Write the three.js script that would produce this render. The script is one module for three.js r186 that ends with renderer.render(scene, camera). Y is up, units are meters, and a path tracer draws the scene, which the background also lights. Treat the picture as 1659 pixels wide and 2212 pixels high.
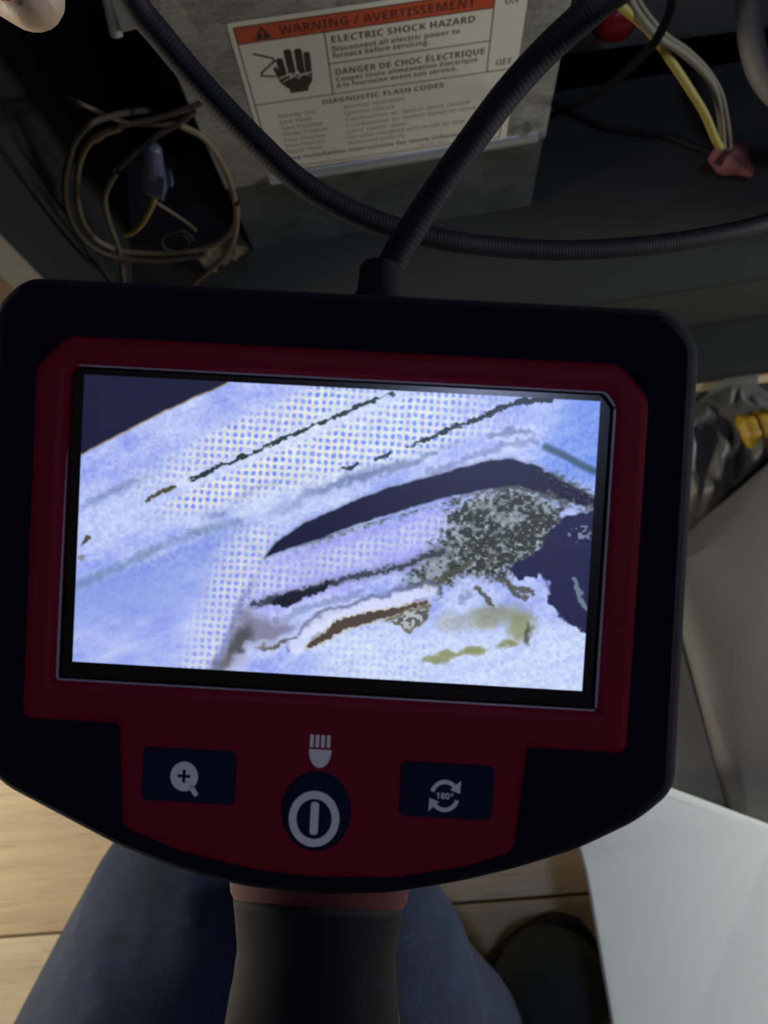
import * as THREE from 'three';
import { mergeGeometries, mergeVertices, toCreasedNormals } from 'three/addons/utils/BufferGeometryUtils.js';
import { MarchingCubes } from 'three/addons/objects/MarchingCubes.js';
import { FontLoader } from 'three/addons/loaders/FontLoader.js';
import { TextGeometry } from 'three/addons/geometries/TextGeometry.js';
import { RoundedBoxGeometry } from 'three/addons/geometries/RoundedBoxGeometry.js';
import { RectAreaLightUniformsLib } from 'three/addons/lights/RectAreaLightUniformsLib.js';

// ---------------------------------------------------------------- camera, light, exposure
const W = 1659, H = 2212, F = 1600, EYE = 0.66;
const scene = new THREE.Scene();
scene.background = new THREE.Color(0x000000);
const camera = new THREE.PerspectiveCamera(2 * Math.atan(H / 2 / F) * 180 / Math.PI, W / H, 0.01, 20);
camera.position.set(0, EYE, 0);
camera.up.set(0.14046756, 0.22700477, -0.96371038);
camera.lookAt(-0.04166545, EYE - 0.97114339, -0.23482867);
camera.updateMatrixWorld(true);
camera.focus = 0.19;
camera.userData.fStop = 20;
const renderer = new THREE.WebGLRenderer({ antialias: true });
renderer.toneMapping = THREE.LinearToneMapping;
renderer.toneMappingExposure = 1;
renderer.shadowMap.enabled = true;
RectAreaLightUniformsLib.init();
const ADDED_LEFT_LAMP = { power: 37, color: [1, 0.92, 0.78], at: [-0.95, 0.3, -0.03], aim: [-0.2, 0.1, 0.08] };  // added low lamp out of view, lights the floor at the left
const ADDED_RIGHT_LAMP = { power: 46, color: [0.95, 1, 0.98], at: [1.2, 0.36, -0.05], aim: [0.2, 0.06, 0.2] };  // added lamp out of view, brightens the white panel
const CEILING_FILL = { power: 0.9, color: [0.52, 0.62, 1] };  // added cool fill from above, no such lamp in view

// ---------------------------------------------------------------- helpers
const V = (x, y, z) => new THREE.Vector3(x, y, z);
const right = V(), up = V(), back = V();
camera.matrixWorld.extractBasis(right, up, back);
const ray = (px, py) => right.clone().multiplyScalar((px - 829.5) / F).addScaledVector(up, -(py - 1106) / F).sub(back);
const at = (px, py, d) => V(0, EYE, 0).addScaledVector(ray(px, py), d);
const onY = (px, py, y) => { const r = ray(px, py); return V(0, EYE, 0).addScaledVector(r, (y - EYE) / r.y); };
const onZ = (px, py, z) => { const r = ray(px, py); return V(0, EYE, 0).addScaledVector(r, z / r.z); };

let seed = 7;
const rnd = () => { seed = (seed * 1664525 + 1013904223) >>> 0; return seed / 4294967296; };
const hash = (x, y, z) => { let h = (Math.imul(x, 374761393) + Math.imul(y, 668265263) + Math.imul(z, 2147483647 ^ 0x5bd1e995)) | 0; h = Math.imul(h ^ (h >>> 13), 1274126177); return ((h ^ (h >>> 16)) >>> 0) / 4294967296; };
const sm = (t) => t * t * (3 - 2 * t);
function noise(x, y, z = 0) {
  const i = Math.floor(x), j = Math.floor(y), k = Math.floor(z), a = sm(x - i), b = sm(y - j), c = sm(z - k);
  const l = (p, q, t) => p + (q - p) * t;
  const s = (kk) => l(l(hash(i, j, kk), hash(i + 1, j, kk), a), l(hash(i, j + 1, kk), hash(i + 1, j + 1, kk), a), b);
  return c === 0 ? s(k) : l(s(k), s(k + 1), c);
}
const fbm = (x, y, o = 4, z = 0) => { let s = 0, w = 0.5, n = 0; for (let i = 0; i < o; i++) { s += w * noise(x, y, z + i * 17); n += w; w *= 0.5; x *= 2.03; y *= 2.03; } return s / n; };
const ss = (a, b, x) => { const t = Math.min(1, Math.max(0, (x - a) / (b - a))); return t * t * (3 - 2 * t); };
const mix = (a, b, t) => a + (b - a) * t;

const used = new Map();
function numbered(n) { const k = used.get(n) || 0; used.set(n, k + 1); return k ? `${n}_${String(k).padStart(3, '0')}` : n; }
function shade(m) { m.castShadow = true; m.receiveShadow = true; return m; }
function thing(name, label, category, group) {
  const o = new THREE.Group(); o.name = numbered(name); o.userData = { label, category };
  if (group) o.userData.group = group;
  scene.add(o); return o;
}
function structure(name) { const o = new THREE.Group(); o.name = name; o.userData = { kind: 'structure' }; scene.add(o); return o; }
function part(name, geo, mat, parent, label) {
  const m = shade(new THREE.Mesh(Array.isArray(geo) ? merge(geo) : geo, mat)); m.name = name;
  if (label) m.userData.label = label;
  parent.add(m); return m;
}
function merge(list) {
  return mergeGeometries(list.map((g) => { g = g.index ? g.toNonIndexed() : g; for (const k of Object.keys(g.attributes)) if (!['position', 'normal', 'uv'].includes(k)) g.deleteAttribute(k); return g; }));
}
// puts the thing's origin at the base of what it holds (children stay where they are)
function settle(o, p) { o.position.copy(p); for (const c of o.children) c.position.sub(p); return o; }
const std = (o) => new THREE.MeshStandardMaterial(o);
const rgb = (r, g, b) => new THREE.Color().setRGB(r, g, b);
function box(x0, x1, y0, y1, z0, z1, r = 0.0015) {
  const g = new RoundedBoxGeometry(x1 - x0, y1 - y0, z1 - z0, 2, Math.min(r, (x1 - x0) / 2.1, (y1 - y0) / 2.1, (z1 - z0) / 2.1));
  g.translate((x0 + x1) / 2, (y0 + y1) / 2, (z0 + z1) / 2); return planar(g);
}
// uv in metres by the face's main direction
function planar(g) {
  const p = g.attributes.position, n = g.attributes.normal, uv = new Float32Array(p.count * 2);
  for (let i = 0; i < p.count; i++) {
    const ax = Math.abs(n.getX(i)), ay = Math.abs(n.getY(i)), az = Math.abs(n.getZ(i));
    const [a, b] = ay >= ax && ay >= az ? [p.getX(i), p.getZ(i)] : ax >= az ? [p.getZ(i), p.getY(i)] : [p.getX(i), p.getY(i)];
    uv[i * 2] = a; uv[i * 2 + 1] = b;
  }
  g.setAttribute('uv', new THREE.BufferAttribute(uv, 2)); return g;
}
function tube(pts, r, seg = 90, sides = 10) { return new THREE.TubeGeometry(new THREE.CatmullRomCurve3(pts, false, 'centripetal'), seg, r, sides); }
function texture(w, h, fn, { srgb = false, rep = 1, repY } = {}) {
  const d = new Uint8Array(w * h * 4);
  for (let y = 0; y < h; y++) for (let x = 0; x < w; x++) { const c = fn(x, y), i = (y * w + x) * 4; d[i] = c[0]; d[i + 1] = c[1]; d[i + 2] = c[2]; d[i + 3] = 255; }
  const t = new THREE.DataTexture(d, w, h); t.wrapS = t.wrapT = THREE.RepeatWrapping; t.magFilter = THREE.LinearFilter; t.minFilter = THREE.LinearMipmapLinearFilter; t.generateMipmaps = true;
  if (srgb) t.colorSpace = THREE.SRGBColorSpace;
  t.repeat.set(rep, repY ?? rep); t.needsUpdate = true; return t;
}
// a surface from a distance field, meshed by marching cubes
function field(sdf, min, max, cell) {
  const side = Math.max(max.x - min.x, max.y - min.y, max.z - min.z), size = Math.ceil(side / cell) + 4, half = size / 2;
  const mc = new MarchingCubes(size, new THREE.MeshBasicMaterial(), false, false, 400000);
  mc.isolation = 0;
  const c = min.clone().add(max).multiplyScalar(0.5);
  for (let k = 0; k < size; k++) for (let j = 0; j < size; j++) for (let i = 0; i < size; i++)
    mc.field[k * size * size + j * size + i] = -sdf(c.x + (i - half) * cell, c.y + (j - half) * cell, c.z + (k - half) * cell) / cell;
  mc.update();
  const n = mc.count, p = mc.positionArray.slice(0, n * 3), out = new THREE.BufferGeometry();
  for (let i = 0; i < n; i++) { p[i * 3] = c.x + p[i * 3] * half * cell; p[i * 3 + 1] = c.y + p[i * 3 + 1] * half * cell; p[i * 3 + 2] = c.z + p[i * 3 + 2] * half * cell; }
  out.setAttribute('position', new THREE.BufferAttribute(p, 3));
  const g = mergeVertices(out, cell * 0.02); g.computeVertexNormals();
  g.computeBoundingBox();
  // outward-facing winding
  let vol = 0; const P = g.attributes.position, I = g.index.array, a = V(), b = V(), d = V();
  for (let i = 0; i < I.length; i += 3) { a.fromBufferAttribute(P, I[i]).sub(c); b.fromBufferAttribute(P, I[i + 1]).sub(c); d.fromBufferAttribute(P, I[i + 2]).sub(c); vol += a.dot(b.cross(d)); }
  if (vol < 0) { for (let i = 0; i < I.length; i += 3) { const t = I[i]; I[i] = I[i + 1]; I[i + 1] = t; } g.computeVertexNormals(); }
  return planar(g);
}
const smin = (a, b, k) => { const h = Math.max(k - Math.abs(a - b), 0) / k; return Math.min(a, b) - h * h * k * 0.25; };
function bone(x, y, z, a, b, ra, rb) {
  const ex = b.x - a.x, ey = b.y - a.y, ez = b.z - a.z, t = Math.min(1, Math.max(0, ((x - a.x) * ex + (y - a.y) * ey + (z - a.z) * ez) / (ex * ex + ey * ey + ez * ez)));
  return Math.hypot(x - a.x - ex * t, y - a.y - ey * t, z - a.z - ez * t) - (ra + (rb - ra) * t);
}
function span(list, pad = 0.02) { const mn = V(1e9, 1e9, 1e9), mx = V(-1e9, -1e9, -1e9); for (const [a, b, ra, rb] of list) { for (const [p, r] of [[a, ra], [b, rb]]) { mn.min(p.clone().addScalar(-r - pad)); mx.max(p.clone().addScalar(r + pad)); } } return [mn, mx]; }

// ---------------------------------------------------------------- materials
const woodTone = (k, base) => texture(512, 256, (x, y) => {
  const u = x / 512, v = y / 256;
  const g = fbm(u * 6 + k * 31, v * 60 + 4 * fbm(u * 5, v * 6 + k, 3), 4), w = fbm(u * 3, v * 9 + k * 7, 3), pore = Math.max(0, fbm(u * 22, v * 200 + k * 5, 2) - 0.62) * 1.4;
  const t = 0.88 + 0.13 * g + 0.13 * (w - 0.5) - pore * 0.35;
  return base.map((c) => Math.min(255, c * t));
}, { srgb: true, rep: 1.4, repY: 5 });
const wood = [[222, 201, 163], [214, 190, 150], [226, 205, 170], [206, 180, 140]].map((b, k) => std({ map: woodTone(k, b), roughness: 0.55 }));
const gapWood = std({ color: 0x4a3524, roughness: 0.9 });
const galvanMap = texture(512, 512, (x, y) => {
  const u = x / 64, v = y / 64; let best = 9, id = 0;
  for (let j = -1; j < 2; j++) for (let i = -1; i < 2; i++) { const cx = Math.floor(u) + i, cy = Math.floor(v) + j, wx = ((cx % 8) + 8) % 8, wy = ((cy % 8) + 8) % 8, d = Math.hypot(cx + hash(wx, wy, 1) - u, cy + hash(wx, wy, 2) - v); if (d < best) { best = d; id = hash(wx, wy, 3); } }
  const s = 150 + 28 * (id - 0.5) + 40 * (fbm(x / 30, y / 6, 3) - 0.5) + 26 * (fbm(x / 4, y / 4, 2) - 0.5);
  return [s * 0.98, s, s * 1.0];
}, { srgb: true, rep: 6 });
const galvanRough = texture(256, 256, (x, y) => { const s = 120 + 90 * fbm(x / 20, y / 20, 4); return [s, s, s]; }, { rep: 8 });
const galvanised = std({ map: galvanMap, roughnessMap: galvanRough, roughness: 0.95, metalness: 0.45 });
const paintGrey = std({ color: 0x3c3d3b, roughness: 0.6, metalness: 0.2, bumpMap: galvanRough, bumpScale: 0.0003 });
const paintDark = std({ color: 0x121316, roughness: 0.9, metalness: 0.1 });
const paintPale = std({ color: 0x5c5d5b, roughness: 0.5 });
const blackPlastic = new THREE.MeshPhysicalMaterial({ color: 0x0f122c, roughness: 0.75, specularIntensity: 0.35, bumpMap: texture(256, 256, (x, y) => { const s = 255 * noise(x / 1.6, y / 1.6); return [s, s, s]; }, { rep: 90 }), bumpScale: 0.00006 });
const blackRubber = new THREE.MeshPhysicalMaterial({ color: 0x08091a, roughness: 0.85, specularIntensity: 0.4 });
const glossBlack = std({ color: 0x07070b, roughness: 0.22, bumpMap: texture(256, 256, (x, y) => { const s = hash(x, y, 5) > 0.985 ? 255 : 90; return [s, s, s]; }, { rep: 0.2 }), bumpScale: 0.00003 });
const redPlastic = new THREE.MeshPhysicalMaterial({ color: 0x7c0526, roughness: 0.6, specularIntensity: 0.35 });
const buttonRubber = new THREE.MeshPhysicalMaterial({ color: 0x1b1e36, roughness: 0.85, specularIntensity: 0.3 });
const iconPrint = std({ color: 0xe9e2e8, roughness: 0.6 });
const wireMat = (c, r = 0.6) => new THREE.MeshPhysicalMaterial({ color: c, roughness: r, specularIntensity: r > 0.9 ? 0.15 : 0.5 });

// ---------------------------------------------------------------- the room
const wallPaint = std({ color: 0x8f8a80, roughness: 0.95, bumpMap: texture(128, 128, (x, y) => { const s = 255 * fbm(x / 8, y / 8, 3); return [s, s, s]; }, { rep: 4 }), bumpScale: 0.0006 });
const floor = structure('floor');
part('subfloor', box(-1.6, 1.6, -0.09, -0.0125, -1.12, 1.8, 0.001), gapWood, floor);
{
  const turn = -Math.atan(0.041), j0 = 0.158 + 0.37 * 0.041;   // one board joint, as it lies in the photograph
  const edges = [j0 - 0.14, j0, j0 + 0.09];
  while (edges[0] > -0.3) edges.unshift(edges[0] - mix(0.085, 0.13, rnd()));
  while (edges[edges.length - 1] < 1.55) edges.push(edges[edges.length - 1] + mix(0.085, 0.13, rnd()));
  const plank = (x0, x1, z0, z1, m) => {
    const w = x1 - x0 - 0.0012, d = z1 - z0 - 0.0022, g = new RoundedBoxGeometry(w, 0.012, d, 1, 0.0012), ox = rnd() * 3, oz = rnd();
    planar(g); const uv = g.attributes.uv; for (let i = 0; i < uv.count; i++) uv.setXY(i, uv.getX(i) + ox, uv.getY(i) + oz);
    const p = part(numbered('plank'), g, m, floor); p.position.set((x0 + x1) / 2, -0.006 + (rnd() - 0.5) * 0.0006, (z0 + z1) / 2).applyAxisAngle(V(0, 1, 0), turn); p.rotation.y = turn;
  };
  for (let r = 0; r + 1 < edges.length; r++) {
    let x = -1.57 - (r % 3) * 0.02; const cuts = [x, -0.95 + rnd() * 0.3, -0.1 + (r % 2) * 0.06 - 0.09 * (r % 3 === 1), 0.75 + rnd() * 0.3, 1.57];
    for (let k = 0; k + 1 < cuts.length; k++) plank(cuts[k], cuts[k + 1], edges[r], edges[r + 1], wood[Math.floor(rnd() * 4)]);
  }
}
part('wall_surface', box(-1.7, 1.7, -0.09, 2.4, -1.22, -1.12), wallPaint, structure('wall_back'));
part('wall_surface', box(-1.7, -1.6, -0.09, 2.4, -1.12, 1.8), wallPaint, structure('wall_left'));
part('wall_surface', box(1.6, 1.7, -0.09, 2.4, -1.12, 1.8), wallPaint, structure('wall_right'));
part('wall_surface', box(-1.7, 1.7, -0.09, 2.4, 1.8, 1.9), wallPaint, structure('wall_front'));
part('ceiling_surface', box(-1.7, 1.7, 2.4, 2.5, -1.22, 1.9), wallPaint, structure('ceiling'));

// ---------------------------------------------------------------- the furnace
const PAN = 0.125, LIP = -0.27;
{
  const f = thing('furnace', 'open grey sheet metal furnace cabinet standing behind the handheld screen', 'furnace');
  const L = -0.204, R = 0.45, B = -1.08, T = 1.3;
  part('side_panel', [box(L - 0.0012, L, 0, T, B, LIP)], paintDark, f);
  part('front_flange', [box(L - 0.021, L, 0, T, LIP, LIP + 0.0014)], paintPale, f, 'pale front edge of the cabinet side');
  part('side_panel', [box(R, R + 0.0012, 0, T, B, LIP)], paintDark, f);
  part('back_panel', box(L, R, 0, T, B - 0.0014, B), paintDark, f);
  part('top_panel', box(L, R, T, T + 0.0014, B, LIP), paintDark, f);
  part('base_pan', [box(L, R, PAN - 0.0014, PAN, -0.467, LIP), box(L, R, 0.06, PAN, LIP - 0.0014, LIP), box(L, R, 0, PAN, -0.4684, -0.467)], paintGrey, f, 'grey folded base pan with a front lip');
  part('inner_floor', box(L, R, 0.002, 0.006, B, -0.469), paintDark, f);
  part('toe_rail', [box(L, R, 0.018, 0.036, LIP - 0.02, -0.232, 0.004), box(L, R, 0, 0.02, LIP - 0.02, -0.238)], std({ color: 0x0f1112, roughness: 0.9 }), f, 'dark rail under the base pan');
  // blower housing behind the pan: a flat cheek with a folded lower edge and a round inlet
  const s = new THREE.Shape(); s.moveTo(0.128, 0.112); s.lineTo(0.44, 0.1); s.lineTo(0.44, 0.9); s.lineTo(0.128, 0.9); s.closePath();
  const g = new THREE.ExtrudeGeometry(s, { depth: 0.02, bevelEnabled: true, bevelSize: 0.002, bevelThickness: 0.002, bevelSegments: 1 }); g.translate(0, 0, -0.54);
  part('blower_housing', [g, box(0.128, 0.44, 0.09, 0.9, -0.9, -0.545)], std({ color: 0xa4a5a2, roughness: 0.6 }), f, 'grey blower housing behind the gap');
}
// wooden stud beside the cabinet
part('trim_surface', box(-0.3, -0.229, 0, 2.4, -0.35, -0.275), std({ color: 0x5c4634, roughness: 0.85 }), structure('trim_1'));

// ---------------------------------------------------------------- control box with the warning label
{
  const b = thing('control_box', 'galvanised metal control box carrying the white and orange warning label', 'control box');
  const x0 = -0.102, x1 = 0.127, zf = -0.36;
  const flat = box(x0, x1, 0.207, 0.6, zf - 0.085, zf, 0.0012);
  const bead = new THREE.CylinderGeometry(0.0055, 0.0055, 0.19, 18); bead.rotateZ(Math.PI / 2); bead.translate(0.026, 0.2095, zf - 0.0025);
  part('front_cover', flat, galvanised, b);
  part('folded_edge', bead, std({ color: 0xa9afb0, roughness: 0.35, metalness: 0.5 }), b);
  part('lower_body', box(x0, x1, PAN + 0.0004, 0.2065, zf - 0.085, zf - 0.004, 0.0012), std({ color: 0x8b9092, roughness: 0.6, metalness: 0.25, map: galvanMap }), b, 'lower part of the box with shade put into its grey colour');  // same metal as the cover, colour darkened to stand for shade
  for (const [u, v] of [[0.112, 0.365], [0.112, 0.222], [-0.09, 0.4]]) { const c = new THREE.CylinderGeometry(0.0036, 0.0042, 0.003, 6); c.rotateX(Math.PI / 2); c.translate(u, v, zf + 0.0015); part('screw', c, paintPale, b); }
  // the sticker
  const cw = 1660, ch = 1190, c = document.createElement('canvas'); c.width = cw; c.height = ch; const q = c.getContext('2d');
  q.fillStyle = '#d8d7cf'; q.fillRect(0, 0, cw, ch);
  q.fillStyle = '#b84c30'; q.fillRect(30, 34, 1442, 107);
  q.strokeStyle = '#23211f'; q.lineWidth = 7;
  const line = (...p) => { q.beginPath(); q.moveTo(p[0], p[1]); for (let i = 2; i < p.length; i += 2) q.lineTo(p[i], p[i + 1]); q.stroke(); };
  line(30, 34, 30, 1165, 1612, 1165, 1612, 585); line(30, 141, 1472, 141); line(30, 585, 1612, 585); line(518, 141, 518, 585); line(518, 358, 1472, 358); line(1472, 34, 1472, 585); line(30, 34, 1472, 34);
  const text = (s, x, y, h, w, weight = 'bold', fill = '#262422', font = 'sans-serif') => { q.fillStyle = fill; q.font = `${weight} ${h}px ${font}`; const m = q.measureText(s).width; q.save(); q.translate(x, y); q.scale(w / m, 1); q.fillText(s, 0, 0); q.restore(); };
  q.fillStyle = '#2a201c'; q.beginPath(); q.moveTo(128, 130); q.lineTo(178, 44); q.lineTo(228, 130); q.closePath(); q.fill();
  q.fillStyle = '#b84c30'; q.fillRect(172, 72, 12, 34); q.fillRect(172, 112, 12, 10);
  text('WARNING / AVERTISSEMENT', 272, 116, 76, 1095, 'bold', '#4a2018');
  text('ELECTRIC SHOCK HAZARD', 545, 217, 60, 830);
  text('Disconnect all electric power to', 545, 277, 48, 745, 'bold');
  text('furnace before servicing.', 545, 322, 48, 570, 'bold');
  text('DANGER DE CHOC ÉLECTRIQUE', 545, 446, 60, 905);
  text('Coupez toute alimentation électrique', 545, 494, 48, 865, 'bold');
  text('à la fournaise avant son service.', 545, 541, 48, 745, 'bold');
  text('OFF', 1521, 548, 66, 104, 'bold', '#262422', 'serif'); text('ON', 1530, 132, 66, 80, 'bold', '#262422', 'serif');
  text('DIAGNOSTIC FLASH CODES', 440, 655, 52, 770);
  const rows = [['Steady On', 'Normal operation', 240, 385], ['One Flash', 'Ignition failure', 215, 315], ['Two Flashes', 'Combustion air switch stuck closed', 275, 800], ['Three Flashes', 'Combustion air switch failed to close', 305, 850], ['Four Flashes', 'Limit switch open', 280, 395], ['Five Flashes', 'Gas valve energized with no call for heat', 270, 780], ['Rapid Flash', 'Reversed polarity', 250, 380]];
  rows.forEach(([a, d, w1, w2], i) => { text(a, 150, 716 + i * 53, 44, w1, 'normal', '#4a4844'); text('- ' + d, 540, 716 + i * 53, 44, w2 + 40, 'normal', '#4a4844'); });
  text('See installation instructions for more information', 150, 1100, 48, 1300, 'bold', '#33312e');
  text('1184-783  REV A', 1030, 1146, 30, 230, 'normal', '#6a6862');
  // crossed hand with an electric arc
  q.fillStyle = '#2b2a29';
  for (const [x, y, w, h, a] of [[226, 268, 42, 165, -0.06], [274, 216, 46, 210, -0.02], [326, 222, 46, 205, 0.02], [374, 250, 38, 180, 0.04]]) { q.save(); q.translate(x + w / 2, y + h); q.rotate(a); q.beginPath(); q.roundRect(-w / 2, -h, w, h, 18); q.fill(); q.restore(); }
  q.beginPath(); q.moveTo(226, 400); q.lineTo(412, 400); q.lineTo(408, 452); q.quadraticCurveTo(392, 490, 376, 498); q.lineTo(374, 532); q.lineTo(262, 532); q.lineTo(262, 500); q.quadraticCurveTo(222, 470, 208, 420); q.lineTo(190, 330); q.lineTo(210, 322); q.lineTo(240, 392); q.closePath(); q.fill();
  q.strokeStyle = '#d8d7cf'; q.lineWidth = 9; line(212, 412, 290, 388, 282, 418, 330, 378, 336, 408, 412, 396);
  q.lineWidth = 5; line(230, 440, 300, 408, 330, 430, 352, 400, 400, 420);
  q.strokeStyle = '#1f2226'; q.lineWidth = 13; q.lineJoin = 'round'; line(98, 214, 200, 262, 212, 282, 122, 350, 116, 374, 198, 392);
  // print worn by handling
  for (let i = 0; i < 900; i++) { q.fillStyle = `rgba(${200 + rnd() * 30 | 0},${196 + rnd() * 30 | 0},${180 + rnd() * 30 | 0},${0.1 + rnd() * 0.25})`; q.fillRect(rnd() * cw, rnd() * ch, 2 + rnd() * 16, 1 + rnd() * 4); }
  const t = new THREE.CanvasTexture(c); t.colorSpace = THREE.SRGBColorSpace; t.anisotropy = 8;
  const s = new THREE.Shape(); const w = 0.166, h = 0.119, r = 0.002;
  s.moveTo(r, 0); s.lineTo(w - r, 0); s.quadraticCurveTo(w, 0, w, -r); s.lineTo(w, -h + r); s.quadraticCurveTo(w, -h, w - r, -h); s.lineTo(r, -h); s.quadraticCurveTo(0, -h, 0, -h + r); s.lineTo(0, -r); s.quadraticCurveTo(0, 0, r, 0);
  const g = new THREE.ExtrudeGeometry(s, { depth: 0.0002, bevelEnabled: false }), p = g.attributes.position, uv = g.attributes.uv;
  for (let i = 0; i < p.count; i++) uv.setXY(i, p.getX(i) / w, 1 + p.getY(i) / h);
  const m = part('warning_label', g, std({ map: t, roughness: 0.6 }), b, 'white bilingual electric shock warning sticker with an orange band');
  m.position.set(-0.064, 0.337, zf + 0.0001); m.rotation.z = -0.028;
  settle(b, V(0.0125, PAN, zf - 0.04));
}

// ---------------------------------------------------------------- the inspection camera
const mm = (g) => g.scale(0.001, 0.001, 0.001);
const poly = (pts) => { const s = new THREE.Shape(); pts.forEach(([x, y], i) => (i ? s.lineTo(x, y) : s.moveTo(x, y))); s.closePath(); return s; };
// polygon with its corners rounded
function rounded(pts, r) {
  const s = new THREE.Shape(), n = pts.length, P = pts.map(([x, y]) => new THREE.Vector2(x, y));
  for (let i = 0; i < n; i++) {
    const a = P[(i + n - 1) % n], b = P[i], c = P[(i + 1) % n], k = Math.min(r, a.distanceTo(b) / 2.2, c.distanceTo(b) / 2.2);
    const p = b.clone().add(a.clone().sub(b).setLength(k)), q = b.clone().add(c.clone().sub(b).setLength(k));
    i ? s.lineTo(p.x, p.y) : s.moveTo(p.x, p.y); s.quadraticCurveTo(b.x, b.y, q.x, q.y);
  }
  s.closePath(); return s;
}
const extrude = (s, z0, z1, bevel = 0, seg = 3, thick = bevel) => { const g = new THREE.ExtrudeGeometry(s, { depth: Math.max(0.01, z1 - z0 - 2 * thick), bevelEnabled: bevel > 0, bevelSize: bevel, bevelThickness: thick, bevelOffset: -bevel, bevelSegments: seg, curveSegments: 10 }); g.translate(0, 0, z0 + thick); return g; };
const cam = thing('inspection_camera', 'black and red handheld inspection camera with a lit colour screen and buttons', 'inspection camera');
const camAxes = new THREE.Matrix4().makeBasis(V(0.98056793, -0.07112673, 0.18283194), V(0.19504298, 0.25326674, -0.94753058), V(0.02108951, 0.96477819, 0.26221801));
cam.position.set(-0.0154923, 0.52680163, -0.02963575); cam.quaternion.setFromRotationMatrix(camAxes);
const toCam = (p) => { cam.updateMatrixWorld(true); return cam.worldToLocal(p.clone()); };
{
  const outline = [[-65.2, 38.4], [-59.6, 44.3], [59.6, 44.3], [65.2, 38.4], [66.2, -44.6], [59.8, -50.8], [49, -56.9], [38, -61.2], [27, -64.6], [14, -67.6], [0, -68.8], [-14, -68], [-27, -65.3], [-38, -61.6], [-60.5, -51.2], [-66.2, -44.6]];
  const grown = (k, dy) => outline.map(([x, y]) => [x * k, y * k + dy]);
  const front = rounded(outline, 3.4); front.holes.push(poly([[-53.5, 31], [-53.5, -35], [53.5, -35], [53.5, 31]]));
  part('front_shell', mm(extrude(front, -13, 0.7, 2.6, 4)), blackPlastic, cam, 'matt black front housing');
  part('rear_shell', mm(extrude(rounded(grown(1.012, -0.6), 5), -38, -13.2, 5, 4)), blackRubber, cam);
  // red face plate with the screen opening
  const edge = [[-55.6, 27.2], [-50, 33], [50, 33], [55.6, 27.2], [55.6, -37.1], [37.4, -37.1], [36, -56.9], [27.4, -60.2], [14.6, -63], [0, -63.8], [-11, -63.2], [-25, -60.6], [-36, -56.7], [-37.5, -37.1], [-55.6, -37.1]];
  const plate = rounded(edge, 1.6), hole = rounded([[-50.6, 26.6], [-48.8, 29.2], [48.8, 29.2], [51.2, 26.2], [51.2, -31], [-51.2, -31]], 1);
  plate.holes.push(new THREE.Path(hole.getPoints(6).reverse()));
  const g = new THREE.ExtrudeGeometry(plate, { depth: 0.5, bevelEnabled: true, bevelSize: 2, bevelThickness: 2.0, bevelSegments: 3, bevelOffset: -1, curveSegments: 8 }); g.translate(0, 0, -1.0);
  const plateMesh = part('face_plate', mm(g), redPlastic, cam, 'dark red face plate around screen and buttons');
  // cover glass with its printed black border
  const glassEdge = [[-49.6, 26.4], [-48.4, 28], [47.6, 28], [49.6, 25.6], [49.6, -29.8], [-49.6, -29.8]];
  const glass = part('cover_glass', mm(extrude(rounded(glassEdge, 0.6), -1.2, -0.03, 0.2, 1)), glossBlack, cam, 'black bordered cover glass');
  const ring = rounded(glassEdge.map(([x, y]) => [x * 1.012, y * 1.014]), 0.8), rp = ring.getPoints(4).map((p) => V(p.x, p.y, 0.2));
  part('glass_rim', mm(new THREE.TubeGeometry(new THREE.CatmullRomCurve3(rp, true, 'catmullrom', 0.05), 500, 0.28, 8, true)), std({ color: 0xa8a0b0, roughness: 0.25 }), glass, 'pale polished rim of the cover glass');
  // the picture on the screen
  const sg = new THREE.PlaneGeometry(95.04, 53.46); sg.translate(0, 0, 0.03);
  const map = screenPicture();
  part('screen', mm(sg), std({ color: 0x000000, roughness: 0.35, emissive: 0xffffff, emissiveMap: map, emissiveIntensity: 1 }), cam, 'glowing screen showing a crusted crevice in cold blue light');
  const glow = new THREE.RectAreaLight(0xaab8ff, 0.25, 0.095, 0.0535); glow.name = 'screen_light'; glow.position.set(0, 0, 0.0004); glow.rotation.y = Math.PI; cam.add(glow);
  // buttons
  const flat = (s, z = 0.25) => { const e = new THREE.ExtrudeGeometry(s, { depth: z, bevelEnabled: false, curveSegments: 20 }); return e; };
  const rect = (x, y, w, h) => [[x - w / 2, y - h / 2], [x + w / 2, y - h / 2], [x + w / 2, y + h / 2], [x - w / 2, y + h / 2]];
  const zoom = part('button', mm(extrude(rounded(rect(-24.3, -46.4, 17.6, 10.2), 1.6), -0.5, 2.1, 0.8, 3)), buttonRubber, cam, 'zoom button with a magnifier symbol');
  {
    const disc = new THREE.Shape(); disc.absellipse(-25.0, -46.3, 2.55, 2.75, 0, Math.PI * 2);
    const plus = new THREE.Path(); [[-0.3, 1.25], [0.3, 1.25], [0.3, 0.3], [1.2, 0.3], [1.2, -0.3], [0.3, -0.3], [0.3, -1.25], [-0.3, -1.25], [-0.3, -0.3], [-1.2, -0.3], [-1.2, 0.3], [-0.3, 0.3]].forEach(([x, y], i) => (i ? plus.lineTo(x - 25.05, y - 46.25) : plus.moveTo(x - 25.05, y - 46.25)));
    disc.holes.push(plus);
    const a = flat(disc), h = flat(rounded([[-24.2, -48.2], [-23.5, -47.6], [-22.2, -49.5], [-22.9, -50.0]], 0.2));
    const m = merge([a, h]); m.translate(0, 0, 2.0); part('magnifier_symbol', mm(m), iconPrint, zoom);
  }
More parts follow.
